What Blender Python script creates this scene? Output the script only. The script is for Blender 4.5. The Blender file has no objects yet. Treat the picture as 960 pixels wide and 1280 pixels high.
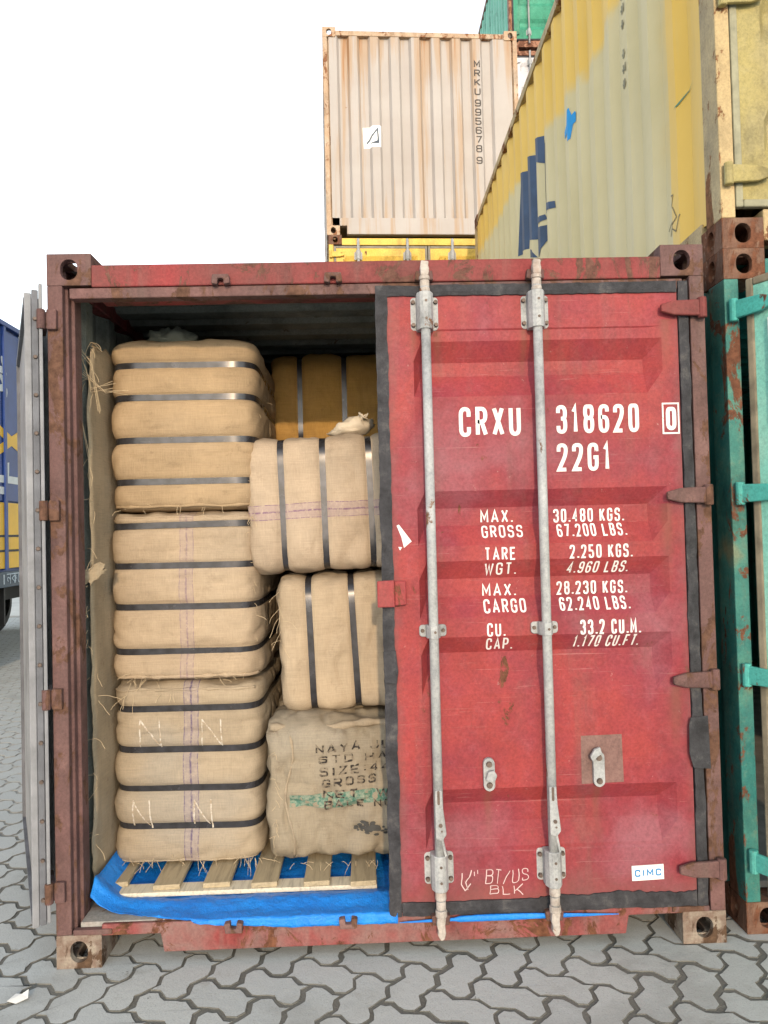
import bpy, bmesh, math, random
from mathutils import Vector, Matrix, noise
from mathutils.bvhtree import BVHTree
R = math.radians
S = bpy.context.scene
COL = S.collection
random.seed(7)

# ------------------------------------------------------------------ camera
cam_d = bpy.data.cameras.new('camera'); cam = bpy.data.objects.new('camera', cam_d); COL.objects.link(cam)
PITCH, ROLL, YAW = .0241, .0252, -.0270
cam.matrix_world = (Matrix.Translation((1.1406, -2.8129, 1.5458)) @ Matrix.Rotation(YAW, 4, 'Z') @ Matrix.Rotation(PITCH, 4, 'X')
                    @ Matrix.Rotation(ROLL, 4, 'Y') @ Matrix.Rotation(R(90), 4, 'X'))
cam_d.sensor_fit = 'VERTICAL'; cam_d.sensor_height = 36; cam_d.lens = 955.49 / 1280 * 36
cam_d.clip_start = .05; cam_d.clip_end = 5000
S.camera = cam
# ------------------------------------------------------------------ sky and sun
SUN_EL, SUN_AZ = R(15.0), R(2.5)                  # low sun behind the camera, a touch to its right
world = bpy.data.worlds.new('World'); S.world = world; world.use_nodes = True
wn = world.node_tree.nodes; wl = world.node_tree.links; wn.clear()
sky = wn.new('ShaderNodeTexSky'); sky.sky_type = 'NISHITA'; sky.sun_disc = False
sky.sun_elevation = SUN_EL; sky.sun_rotation = math.pi - SUN_AZ
sky.air_density = 1.3; sky.dust_density = 0.3; sky.ozone_density = 1.0
hs = wn.new('ShaderNodeHueSaturation'); hs.inputs['Saturation'].default_value = .38
bg = wn.new('ShaderNodeBackground'); bg.inputs['Strength'].default_value = .15
wo = wn.new('ShaderNodeOutputWorld')
wl.new(sky.outputs[0], hs.inputs['Color']); wl.new(hs.outputs[0], bg.inputs[0]); wl.new(bg.outputs[0], wo.inputs[0])
sun_d = bpy.data.lights.new('sun', 'SUN'); sun = bpy.data.objects.new('sun', sun_d); COL.objects.link(sun)
sun_d.energy = 0.9; sun_d.angle = R(1.0); sun_d.color = (1, .74, .47)
sdir = Vector((math.sin(SUN_AZ) * math.cos(SUN_EL), -math.cos(SUN_AZ) * math.cos(SUN_EL), math.sin(SUN_EL)))
sun.rotation_euler = sdir.to_track_quat('Z', 'Y').to_euler(); sun.location = sdir * 30
S.view_settings.view_transform = 'Standard'; S.view_settings.look = 'None'; S.view_settings.gamma = 1
S.view_settings.exposure = 1.55
S.cycles.use_denoising = True
S.cycles.max_bounces = 8; S.cycles.diffuse_bounces = 5

# ------------------------------------------------------------------ material helpers
class NT:
    def __init__(s, name):
        s.m = bpy.data.materials.new(name); s.m.use_nodes = True
        s.n = s.m.node_tree.nodes; s.l = s.m.node_tree.links
        s.b = s.n['Principled BSDF']; s.tc = s.n.new('ShaderNodeTexCoord'); s._o = s.tc.outputs['Object']
    def put(s, sock, v):
        if isinstance(v, bpy.types.NodeSocket): s.l.new(v, sock)
        else:
            if sock.type == 'RGBA' and len(v) == 3: v = (*v, 1)
            sock.default_value = v
    def noise(s, scale=5, detail=5, rough=.55, stretch=None, dist=0, off=None):
        v = s._o
        if stretch or off:
            mp = s.n.new('ShaderNodeMapping'); s.l.new(v, mp.inputs[0])
            if stretch: mp.inputs['Scale'].default_value = stretch
            if off: mp.inputs['Location'].default_value = off
            v = mp.outputs[0]
        t = s.n.new('ShaderNodeTexNoise'); s.l.new(v, t.inputs['Vector'])
        t.inputs['Scale'].default_value = scale; t.inputs['Detail'].default_value = detail
        t.inputs['Roughness'].default_value = rough; t.inputs['Distortion'].default_value = dist
        return t.outputs['Fac']
    def ramp(s, fac, stops, interp='LINEAR'):
        r = s.n.new('ShaderNodeValToRGB'); s.put(r.inputs[0], fac); e = r.color_ramp.elements; r.color_ramp.interpolation = interp
        while len(e) < len(stops): e.new(.5)
        for k, (p, c) in enumerate(stops):
            e[k].position = p; e[k].color = (c, c, c, 1) if isinstance(c, (int, float)) else (*c, 1)
        return r.outputs[0]
    def mix(s, f, a, b, mode='MIX'):
        m = s.n.new('ShaderNodeMix'); m.data_type = 'RGBA'; m.blend_type = mode
        s.put(m.inputs[0], f); s.put(m.inputs[6], a); s.put(m.inputs[7], b); return m.outputs[2]
    def math(s, op, a, b=0.0, c=None, clamp=False):
        m = s.n.new('ShaderNodeMath'); m.operation = op; m.use_clamp = clamp; s.put(m.inputs[0], a); s.put(m.inputs[1], b)
        if c is not None: s.put(m.inputs[2], c)
        return m.outputs[0]
    def xyz(s):
        x = s.n.new('ShaderNodeSeparateXYZ'); s.l.new(s._o, x.inputs[0]); return x.outputs
    def smooth(s, v, a, b):
        m = s.n.new('ShaderNodeMapRange'); m.interpolation_type = 'SMOOTHSTEP'; s.put(m.inputs[0], v)
        m.inputs[1].default_value = a; m.inputs[2].default_value = b; return m.outputs[0]
    def bump(s, h, strength=.3, dist=.01, prev=None):
        b = s.n.new('ShaderNodeBump'); b.inputs['Strength'].default_value = strength; b.inputs['Distance'].default_value = dist
        s.put(b.inputs['Height'], h)
        if prev: s.l.new(prev, b.inputs['Normal'])
        return b.outputs[0]
    def done(s, col, rough=.6, normal=None, metal=0, spec=.4):
        s.put(s.b.inputs['Base Color'], col); s.put(s.b.inputs['Roughness'], rough); s.put(s.b.inputs['Metallic'], metal)
        s.b.inputs['Specular IOR Level'].default_value = spec
        if normal: s.l.new(normal, s.b.inputs['Normal'])
        return s.m

def paint(name, cols, rust=.42, rough=.5, scale=1.3, rustcol=(.14, .06, .035), dirt=.35, dirtcol=(.12, .10, .085), spec=.18, off=(0, 0, 0), streak=.5, grime=.45):
    """Weathered enamel on steel: blotches of fade, rust specks, vertical run-off."""
    t = NT(name)
    n = len(cols)
    stops = [(.32 + .36 * k / max(1, n - 1), c) for k, c in enumerate(cols)]
    c = t.ramp(t.noise(scale, 4, .6, off=off), stops)
    c = t.mix(t.math('MULTIPLY', t.smooth(t.noise(scale * 14, 8, .75, off=off), .48, .75), .22), c, tuple(min(1, v * 1.35 + .01) for v in cols[-1]))
    st = t.smooth(t.noise(6, 5, .65, (1.6, 1.6, .12), off=off), .5, .78)
    c = t.mix(t.math('MULTIPLY', st, dirt), c, dirtcol)
    gm = t.ramp(t.noise(3.7, 10, .74, (1, 1, .7), off=(off[0] + 7, off[1], 2)), [(.32, 1 - grime), (.50, 1.0), (.72, 1.06)])
    c = t.mix(1.0, c, gm, 'MULTIPLY')
    c = t.mix(1.0, c, t.ramp(t.noise(95, 5, .75), [(.34, .80), (.5, 1.0), (.66, 1.16)]), 'MULTIPLY')
    rs = t.noise(7, 10, .72, (1, 1, .6), .6, off=(off[0] + 3, off[1], off[2]))
    rm = t.smooth(rs, 1 - rust - .03, 1 - rust + .01)
    rcol = t.ramp(t.noise(30, 6, .7), [(.3, tuple(v * .40 for v in rustcol)), (.7, tuple(min(1, v * 1.35) for v in rustcol))])
    c = t.mix(rm, c, rcol)
    rg = t.math('ADD', t.math('MULTIPLY', rm, .3), t.math('ADD', t.math('MULTIPLY', t.noise(11, 5), .25), rough - .12), clamp=True)
    nb = t.bump(t.noise(2.3, 3), .25, .02)
    nb = t.bump(t.noise(90, 4, .6), .08, .004, nb)
    nb = t.bump(rm, .3, .002, nb)
    return t.done(c, rg, nb, 0, spec)

def plain(name, col, rough=.6, var=.25, scale=12, metal=0, spec=.4, bump=.15, bscale=60):
    t = NT(name)
    c = t.ramp(t.noise(scale, 6, .65), [(.3, tuple(v * (1 - var) for v in col)), (.7, tuple(min(1, v * (1 + var)) for v in col))])
    return t.done(c, rough, t.bump(t.noise(bscale, 4), bump, .004), metal, spec)

def burlap(name, col, grey=.3, stripe=None, stains=.3, off=(0, 0, 0)):
    """Woven jute. stripe = (axis, position, half width, colour): coloured threads woven into the cloth."""
    t = NT(name)
    lo = tuple(v * .66 for v in col); hi = tuple(min(1, v * 1.22) for v in col); gr = (.27, .25, .215)
    c = t.ramp(t.noise(3.2, 5, .6, off=off), [(.3, lo), (.7, hi)])
    c = t.mix(t.math('MULTIPLY', t.smooth(t.noise(2.2, 3, .5, off=(off[0] + 9, off[1], off[2])), .45, .68), grey), c, gr)
    w1 = t.noise(30, 3, .7, (.35, .35, 9)); w2 = t.noise(30, 3, .7, (9, 9, .35))
    wv = t.math('ADD', w1, w2)
    c = t.mix(.4, c, t.ramp(t.math('MULTIPLY', wv, .5), [(.36, tuple(v * .66 for v in col)), (.64, tuple(min(1, v * 1.28) for v in col))]))
    if stripe:
        ax, pos, hw, sc, sg = stripe
        q = t.xyz()[{'x': 0, 'y': 1, 'z': 2}[ax]]
        d = t.math('SUBTRACT', q, pos)
        d = t.math('ADD', d, t.math('MULTIPLY', t.math('SUBTRACT', t.noise(4, 2), .5), .02))
        a = t.math('ABSOLUTE', d)
        body = t.math('MULTIPLY', t.smooth(t.math('SUBTRACT', hw, a), 0, .004), .3)
        edge = t.smooth(t.math('SUBTRACT', .0028, t.math('ABSOLUTE', t.math('SUBTRACT', a, hw * .9))), 0, .002)
        core = t.smooth(t.math('SUBTRACT', .006, a), 0, .004)
        m = t.math('MAXIMUM', t.math('MAXIMUM', body, edge), core)
        m = t.math('MULTIPLY', t.math('MULTIPLY', m, t.smooth(t.noise(70, 3, .7), .25, .6)), sg)
        c = t.mix(t.math('MULTIPLY', body, .8 * sg), c, (.48, .40, .40))
        c = t.mix(m, c, sc)
    c = t.mix(t.math('MULTIPLY', t.smooth(t.noise(14, 8, .75, off=off), .57, .66), stains), c, (.12, .08, .05))
    nb = t.bump(wv, .35, .004)
    nb = t.bump(t.noise(16, 4, .6), .35, .012, nb)
    return t.done(c, .95, nb, 0, .1)

# ------------------------------------------------------------------ mesh helpers
class MB:
    def __init__(s): s.v = []; s.f = []
    def add(s, vs, fs):
        o = len(s.v); s.v += [tuple(p) for p in vs]; s.f += [tuple(i + o for i in f) for f in fs]; return s
    def box(s, x0, x1, y0, y1, z0, z1):
        return s.add([(x0, y0, z0), (x1, y0, z0), (x1, y1, z0), (x0, y1, z0), (x0, y0, z1), (x1, y0, z1), (x1, y1, z1), (x0, y1, z1)],
                     [(0, 3, 2, 1), (4, 5, 6, 7), (0, 1, 5, 4), (1, 2, 6, 5), (2, 3, 7, 6), (3, 0, 4, 7)])
    def prism(s, poly, ax, a0, a1):
        mk = {'z': lambda p, a: (p[0], p[1], a), 'y': lambda p, a: (p[0], a, p[1]), 'x': lambda p, a: (a, p[0], p[1])}[ax]
        n = len(poly); vs = [mk(p, a0) for p in poly] + [mk(p, a1) for p in poly]
        return s.add(vs, [tuple(range(n))[::-1], tuple(range(n, 2 * n))] + [(i, (i + 1) % n, n + (i + 1) % n, n + i) for i in range(n)])
    def cyl(s, p0, p1, r0, r1=None, n=16):
        p0 = Vector(p0); p1 = Vector(p1); r1 = r0 if r1 is None else r1; d = (p1 - p0).normalized()
        u = d.orthogonal().normalized(); w = d.cross(u); vs = []
        for p, r in ((p0, r0), (p1, r1)):
            for k in range(n):
                a = 2 * math.pi * k / n; vs.append(p + r * (math.cos(a) * u + math.sin(a) * w))
        return s.add(vs, [tuple(range(n))[::-1], tuple(range(n, 2 * n))] + [(i, (i + 1) % n, n + (i + 1) % n, n + i) for i in range(n)])
    def tube(s, pts, r, n=5):
        pts = [Vector(p) for p in pts]; o = len(s.v); m = len(pts)
        for i, p in enumerate(pts):
            d = (pts[min(i + 1, m - 1)] - pts[max(i - 1, 0)]); d = d.normalized() if d.length > 1e-9 else Vector((0, 0, 1))
            u = d.cross(Vector((.31, .87, .38))).normalized(); w = d.cross(u); rr = r[i] if isinstance(r, (list, tuple)) else r
            for k in range(n):
                a = 2 * math.pi * k / n; s.v.append(tuple(p + rr * (math.cos(a) * u + math.sin(a) * w)))
        for i in range(m - 1):
            for k in range(n):
                s.f.append((o + i * n + k, o + i * n + (k + 1) % n, o + (i + 1) * n + (k + 1) % n, o + (i + 1) * n + k))
        s.f.append(tuple(o + k for k in range(n))[::-1]); s.f.append(tuple(o + (m - 1) * n + k for k in range(n)))
        return s
    def mesh(s, name, mat, smooth=False, fix=True, side=None):
        me = bpy.data.meshes.new(name); me.from_pydata(s.v, [], s.f); me.materials.append(mat)
        if side:
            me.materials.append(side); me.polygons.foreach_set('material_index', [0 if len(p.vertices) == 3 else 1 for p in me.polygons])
        if fix:
            bm = bmesh.new(); bm.from_mesh(me); bmesh.ops.recalc_face_normals(bm, faces=bm.faces); bm.to_mesh(me); bm.free()
        if smooth: me.polygons.foreach_set('use_smooth', [True] * len(me.polygons))
        me.update(); return me
    def build(s, name, mat, parent=None, smooth=False, bevel=0, fix=True):
        o = link(name, s.mesh(name, mat, smooth, fix), parent)
        if bevel:
            b = o.modifiers.new('bevel', 'BEVEL'); b.width = bevel; b.segments = 2; b.limit_method = 'ANGLE'; b.angle_limit = R(40)
        return o
def link(name, me, parent=None):
    o = bpy.data.objects.new(name, me); COL.objects.link(o)
    if parent: o.parent = parent
    return o
def tag(o, label=None, cat=None, group=None, kind=None):
    for k, v in (('label', label), ('category', cat), ('group', group), ('kind', kind)):
        if v: o[k] = v
    return o
def empty(name, loc, rz=0):
    o = bpy.data.objects.new(name, None); COL.objects.link(o); o.location = loc; o.rotation_euler = (0, 0, rz); o.empty_display_size = .2; return o

def stadium(cx, cz, w, h, n=6):
    """Rounded slot outline, counter-clockwise."""
    r = min(w, h) / 2; pts = []
    for sx, sz, a0 in ((1, 1, 0), (-1, 1, 90), (-1, -1, 180), (1, -1, 270)):
        for k in range(n + 1):
            a = R(a0 + 90 * k / n); pts.append((cx + sx * (w / 2 - r) + r * math.cos(a), cz + sz * (h / 2 - r) + r * math.sin(a)))
    return pts
def rrect(x0, x1, z0, z1, r, n=4):
    pts = []
    for cx, cz, a0 in ((x1 - r, z1 - r, 0), (x0 + r, z1 - r, 90), (x0 + r, z0 + r, 180), (x1 - r, z0 + r, 270)):
        for k in range(n + 1):
            a = R(a0 + 90 * k / n); pts.append((cx + r * math.cos(a), cz + r * math.sin(a)))
    return pts

def plate_hole(mb, mk, x0, x1, z0, z1, hole, t0, t1):
    """Plate in a plane (mk maps (a, b, depth)) with one hole: front, back, rim and hole wall."""
    n = len(hole); cx = sum(p[0] for p in hole) / n; cz = sum(p[1] for p in hole) / n; out = []
    for hx, hz in hole:
        dx, dz = hx - cx, hz - cz; c = []
        if abs(dx) > 1e-9: c.append(((x1 if dx > 0 else x0) - cx) / dx)
        if abs(dz) > 1e-9: c.append(((z1 if dz > 0 else z0) - cz) / dz)
        k = min(c); out.append([cx + dx * k, cz + dz * k])
    for X, Z in ((x0, z0), (x0, z1), (x1, z0), (x1, z1)):            # snap the nearest spokes to the plate's corners
        j = min(range(n), key=lambda i: (out[i][0] - X) ** 2 + (out[i][1] - Z) ** 2); out[j] = [X, Z]
    vs = [mk(*p, t0) for p in hole] + [mk(*p, t0) for p in out] + [mk(*p, t1) for p in hole] + [mk(*p, t1) for p in out]; fs = []
    for i in range(n):
        j = (i + 1) % n
        fs += [(i, j, n + j, n + i), (2 * n + i, 3 * n + i, 3 * n + j, 2 * n + j), (i, 2 * n + i, 2 * n + j, j), (n + i, n + j, 3 * n + j, 3 * n + i)]
    mb.add(vs, fs)

# ------------------------------------------------------------------ lettering: a condensed stroke alphabet
GL = {
 'C': [[(1,.70),(1,1,1),(0,1,1),(0,0,1),(1,0,1),(1,.30)]], 'R': [[(0,0),(0,1),(1,1,1),(1,.5,1),(0,.5)], [(.5,.5),(1,0)]],
 'X': [[(0,0),(1,1)],[(0,1),(1,0)]], 'U': [[(0,1),(0,0,1),(1,0,1),(1,1)]],
 '3': [[(0,.76),(0,1,1),(1,1,1),(1,.53,1),(.4,.53)],[(.4,.53),(1,.53,1),(1,0,1),(0,0,1),(0,.24)]], '1': [[(.1,.8),(.55,1),(.55,0)]],
 '8': [[(.5,1),(1,1,1),(1,.53,1),(0,.53,1),(0,1,1),(.5,1)],[(.5,.53),(1,.53,1),(1,0,1),(0,0,1),(0,.53,1),(.5,.53)]],
 '6': [[(1,.78),(1,1,1),(0,1,1),(0,0,1),(1,0,1),(1,.56,1),(.08,.56)]], '9': [[(0,.22),(0,0,1),(1,0,1),(1,1,1),(0,1,1),(0,.44,1),(.92,.44)]],
 '2': [[(0,.74),(0,1,1),(1,1,1),(1,.62,1),(0,0),(1,0)]], '0': [[(.5,1),(1,1,1),(1,0,1),(0,0,1),(0,1,1),(.5,1)]],
 'O': [[(.5,1),(1,1,1),(1,0,1),(0,0,1),(0,1,1),(.5,1)]], 'G': [[(1,.72),(1,1,1),(0,1,1),(0,0,1),(1,0,1),(1,.48),(.55,.48)]],
 'M': [[(0,0),(0,1),(.5,.3),(1,1),(1,0)]], 'A': [[(0,0),(.5,1),(1,0)],[(.18,.3),(.82,.3)]],
 'S': [[(1,.74),(1,1,1),(0,1,1),(0,.53,1),(1,.53,1),(1,0,1),(0,0,1),(0,.26)]], 'T': [[(0,1),(1,1)],[(.5,1),(.5,0)]],
 'E': [[(1,1),(0,1),(0,0),(1,0)],[(0,.52),(.85,.52)]], 'W': [[(0,1),(.25,0),(.5,.85),(.75,0),(1,1)]], 'P': [[(0,0),(0,1),(1,1,1),(1,.46,1),(0,.46)]],
 'K': [[(0,0),(0,1)],[(1,1),(0,.38)],[(.3,.56),(1,0)]], 'L': [[(0,1),(0,0),(1,0)]], 'B': [[(0,0),(0,1),(.95,1,1),(.95,.53,1),(0,.53)],[(.3,.53),(1,.53,1),(1,0,1),(0,0)]],
 'F': [[(1,1),(0,1),(0,0)],[(0,.5),(.85,.5)]], 'I': [[(.5,0),(.5,1)]], 'N': [[(0,0),(0,1),(1,0),(1,1)]], 'D': [[(0,0),(0,1),(1,1,1),(1,0,1),(0,0)]],
 'Y': [[(0,1),(.5,.45),(1,1)],[(.5,.45),(.5,0)]], 'V': [[(0,1),(.5,0),(1,1)]], 'Z': [[(0,1),(1,1),(0,0),(1,0)]], 'H': [[(0,0),(0,1)],[(1,0),(1,1)],[(0,.5),(1,.5)]],
 'J': [[(0,.28),(0,0,1),(1,0,1),(1,1)]], '4': [[(.75,0),(.75,1),(0,.28),(1,.28)]], '7': [[(0,1),(1,1),(.35,0)]], '5': [[(1,1),(0,1),(0,.56),(1,.56,1),(1,0,1),(0,0,1),(0,.24)]],
 '/': [[(0,0),(1,1)]], '.': [[(.5,-.02),(.5,.10)]], ':': [[(.5,.1),(.5,.25)],[(.5,.7),(.5,.85)]], ' ': [],
}
NARROW = {'.': .32, '1': .72, 'I': .35, ' ': .42, ':': .4}; WIDE = {'M': 1.18, 'W': 1.35, 'A': 1.12}
def rounded(path, rr):
    out = []
    for i, p in enumerate(path):
        if len(p) == 3 and 0 < i < len(path) - 1:
            a = Vector(path[i - 1][:2]); b = Vector(p[:2]); c = Vector(path[i + 1][:2])
            da, dc = (a - b), (c - b); ra = min(rr, da.length * .5); rc = min(rr, dc.length * .5)
            s = b + da.normalized() * ra; e = b + dc.normalized() * rc
            for k in range(6):
                t = k / 5; out.append((1 - t) ** 2 * s + 2 * t * (1 - t) * b + t * t * e)
        else: out.append(Vector(p[:2]))
    q = [out[0]]
    for p in out[1:]:
        if (p - q[-1]).length > 1e-6: q.append(p)
    return q
def ribbon(path, w):
    """Quads along a 2D polyline with mitred joints."""
    n = len(path); L = []; Rr = []
    for i in range(n):
        a = path[max(i - 1, 0)]; b = path[i]; c = path[min(i + 1, n - 1)]
        closed = (path[0] - path[-1]).length < 1e-6
        if closed and i in (0, n - 1): a, c = path[-2], path[1]
        d1 = (b - a).normalized() if (b - a).length > 1e-9 else (c - b).normalized(); d2 = (c - b).normalized() if (c - b).length > 1e-9 else d1
        m = (d1 + d2); m = m.normalized() if m.length > 1e-6 else d1; nn = Vector((-m.y, m.x)); k = 1 / max(.45, nn.dot(Vector((-d1.y, d1.x))))
        L.append(b + nn * w / 2 * k); Rr.append(b - nn * w / 2 * k)
    return [(L[i], Rr[i], Rr[i + 1], L[i + 1]) for i in range(n - 1)]
def text_quads(txt, x0, x1, z0, z1, weight=.17, slant=0, skip=None):
    """Quads (u, v, layer) of a line of letters filling the box x0..x1, z0..z1."""
    h = z1 - z0; st = h * weight; adv = []
    for ch in txt: adv.append(NARROW.get(ch, WIDE.get(ch, 1)))
    gap = .40; tot = sum(adv) + gap * (len(txt) - 1); unit = (x1 - x0) / tot; x = x0; out = []
    for ch, a in zip(txt, adv):
        w = unit * a; cx0, cx1, cz0, cz1 = x + st / 2, x + max(w - st / 2, st * .5 + .0001), z0 + st / 2, z1 - st / 2
        for li, path in enumerate(GL[ch]):
            pp = [(cx0 + p[0] * (cx1 - cx0), cz0 + p[1] * (cz1 - cz0), *p[2:]) for p in path]
            for k, q in enumerate(ribbon(rounded(pp, h * .22), st)):
                if skip and skip(ch, li, k): continue
                out.append(([(p.x + slant * (p.y - z0), p.y) for p in q], li))
        x += w + unit * gap
    return out
def decal(name, polys, to3d, cuts_u=(), cuts_v=(), mat=None, parent=None, offset=.0015):
    """polys: [(list of (u, v), layer)] laid on a surface: cut at the surface's fold lines, then to3d(u, v, offset)."""
    bm = bmesh.new()
    for k, (q, li) in enumerate(polys):
        try: bm.faces.new([bm.verts.new((p[0], p[1], 0)) for p in q]).material_index = 0
        except ValueError: pass
        for v in bm.faces[-1].verts if False else []: pass
    lay = bm.verts.layers.float.new('lay'); i = 0
    bm.verts.ensure_lookup_table()
    for q, li in polys:
        for _ in q:
            bm.verts[i][lay] = li; i += 1
    for cuts, no in ((cuts_u, (1, 0, 0)), (cuts_v, (0, 1, 0))):
        for c in cuts:
            bmesh.ops.bisect_plane(bm, geom=bm.verts[:] + bm.edges[:] + bm.faces[:], plane_co=(c, 0, 0) if no[0] else (0, c, 0), plane_no=no, dist=1e-6)
    bad = []
    for v in bm.verts:
        p = to3d(v.co.x, v.co.y, offset + .0007 * v[lay])
        if p is None: bad.append(v)
        else: v.co = p
    if bad: bmesh.ops.delete(bm, geom=bad, context='VERTS')
    me = bpy.data.meshes.new(name); bm.to_mesh(me); bm.free(); me.materials.append(mat)
    return link(name, me, parent)

# ------------------------------------------------------------------ materials
RUST = (.15, .062, .035)
m_red = paint('red_paint', [(.222, .036, .048), (.275, .042, .042), (.218, .034, .046), (.235, .076, .094)], rust=.345, scale=1.5, dirt=.32, rough=.52, grime=.22)
def red_door_mat():
    m = m_red.copy(); m.name = 'red_door_paint'; t = NT.__new__(NT); t.m = m; t.n = m.node_tree.nodes; t.l = m.node_tree.links; t.b = t.n['Principled BSDF']
    t._o = next(n for n in t.n if n.type == 'TEX_COORD').outputs['Object']; x = t.xyz(); c = t.b.inputs['Base Color'].links[0].from_socket
    for xc, zt, ln, w in ((1.577, .59, .26, .012), (1.982, .59, .30, .014), (1.35, .255, .07, .02), (1.43, 2.285, .25, .012), (1.34, 2.285, .16, .010), (1.84, 2.285, .22, .012), (1.755, 2.285, .30, .010), (2.27, 1.62, .4, .02), (2.29, 2.31, .3, .02), (2.28, .94, .35, .02)):
        dx = t.math('DIVIDE', t.math('ADD', t.math('SUBTRACT', x[0], xc), t.math('MULTIPLY', t.math('SUBTRACT', t.noise(9, 3), .5), .02)), w)
        g = t.math('DIVIDE', 1.0, t.math('ADD', 1.0, t.math('POWER', t.math('ABSOLUTE', dx), 3.0)))
        g = t.math('MULTIPLY', g, t.math('MULTIPLY', t.smooth(x[2], zt - ln, zt), t.math('LESS_THAN', x[2], zt)))
        c = t.mix(t.math('MULTIPLY', g, .5), c, (.16, .075, .05))
    sc = t.smooth(t.noise(5, 6, .8, (.5, 1, 14), .4), .62, .65); c = t.mix(t.math('MULTIPLY', sc, .25), c, (.38, .19, .18))
    sc = t.smooth(t.noise(26, 9, .85, (1, 1, .7)), .635, .655); c = t.mix(t.math('MULTIPLY', sc, .6), c, (.38, .26, .24))
    sc = t.smooth(t.noise(17, 9, .85, (1, 1, .8), off=(3, 1, 5)), .64, .66); c = t.mix(t.math('MULTIPLY', sc, .8), c, (.08, .035, .03))
    sc = t.smooth(t.noise(7, 5, .8, (.25, 1, 26), .2, off=(1, 7, 2)), .64, .66); c = t.mix(t.math('MULTIPLY', sc, .35), c, (.45, .27, .26))
    edge = t.math('ABSOLUTE', t.math('SUBTRACT', x[0], 1.79)); ed = t.smooth(t.math('ADD', edge, t.math('MULTIPLY', t.math('SUBTRACT', t.noise(12, 8, .75), .5), .10)), .50, .56); c = t.mix(t.math('MULTIPLY', ed, .45), c, (.15, .07, .065))
    low = t.smooth(t.math('ADD', x[2], t.math('MULTIPLY', t.noise(5, 6, .7), .25)), .46, .26); c = t.mix(t.math('MULTIPLY', low, .55), c, (.15, .085, .075))
    t.l.new(c, t.b.inputs['Base Color']); return m
m_reddoor = red_door_mat()
m_redframe = paint('red_frame_paint', [(.23, .036, .038), (.15, .045, .042), (.25, .038, .036)], rust=.43, scale=1.8, dirt=.45, rough=.6, rustcol=(.13, .065, .05))
m_brown = paint('rusted_red_steel', [(.16, .085, .08), (.11, .062, .058), (.19, .11, .10)], rust=.46, scale=3, dirt=.4, rough=.7, rustcol=(.12, .065, .045))
m_cast_low = paint('chipped_casting', [(.36, .33, .27), (.16, .11, .085), (.40, .37, .31)], rust=.46, scale=5, dirt=.5, rough=.75, rustcol=(.09, .055, .035))
t = NT('door_rubber'); n_ = t.noise(10, 8, .75)
m_rubber = t.done(t.ramp(n_, [(.36, (.016, .016, .019)), (.55, (.040, .040, .046)), (.72, (.11, .105, .10))]), .75, t.bump(n_, .8, .01, t.bump(t.noise(45, 5, .7), .6, .005)), 0, .35)
m_galv = paint('galvanised_steel', [(.30, .315, .325), (.36, .37, .375), (.27, .285, .30)], rust=.36, scale=5, dirt=.35, rough=.5, dirtcol=(.20, .18, .16), rustcol=(.17, .09, .055))
m_cam = paint('worn_cam_steel', [(.36, .31, .27), (.42, .39, .36), (.28, .20, .16)], rust=.42, scale=7, dirt=.4, rough=.6, rustcol=(.20, .10, .06))
m_bolt = plain('bolt_steel', (.12, .09, .075), .6, .4, 30, metal=.3)
t = NT('white_lettering'); wn_ = t.noise(42, 8, .8)
m_white = t.done(t.mix(t.smooth(wn_, .60, .64), t.ramp(t.noise(12, 5), [(.3, (.60, .58, .57)), (.7, (.74, .73, .72))]), (.30, .10, .10)), .6, None, 0, .2)
m_wallin = paint('grey_green_interior', [(.16, .18, .17), (.20, .22, .20), (.12, .145, .14)], rust=.36, scale=3, dirt=.4, rough=.65, rustcol=(.10, .07, .05))
m_floor = plain('dusty_plywood', (.20, .185, .165), .85, .35, 6)
m_sillplate = paint('dusty_sill_plate', [(.24, .23, .21), (.30, .29, .27), (.20, .13, .11)], rust=.4, scale=4, dirt=.4, rough=.8)
m_dark = plain('black_steel', (.012, .012, .013), .6, .3)
t = NT('strap_steel')
m_strap = t.done(t.ramp(t.noise(25, 4), [(.3, (.022, .021, .022)), (.7, (.050, .050, .058))]), t.math('ADD', t.math('MULTIPLY', t.noise(12, 3), .12), .2), t.bump(t.noise(9, 2), .06, .01), .3, .45)
m_tarp = NT('blue_tarpaulin'); t = m_tarp
c = t.ramp(t.noise(5, 5), [(.3, (.006, .16, .60)), (.7, (.014, .25, .78))])
m_tarp = t.done(c, .38, t.bump(t.noise(26, 6, .7), .9, .012), 0, .4)
def wood(name, col):
    t = NT(name)
    g = t.noise(9, 6, .65, (6, .55, 6), 1.2)
    c = t.ramp(g, [(.28, tuple(v * .6 for v in col)), (.5, col), (.75, tuple(min(1, v * 1.2) for v in col))])
    c = t.mix(t.math('MULTIPLY', t.smooth(t.noise(3, 5), .5, .75), .35), c, (.20, .17, .13))
    return t.done(c, .8, t.bump(g, .3, .004), 0, .25)
m_wood = wood('old_pallet_wood', (.38, .31, .20)); m_wood_new = wood('pale_new_board', (.60, .54, .42))

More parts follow.
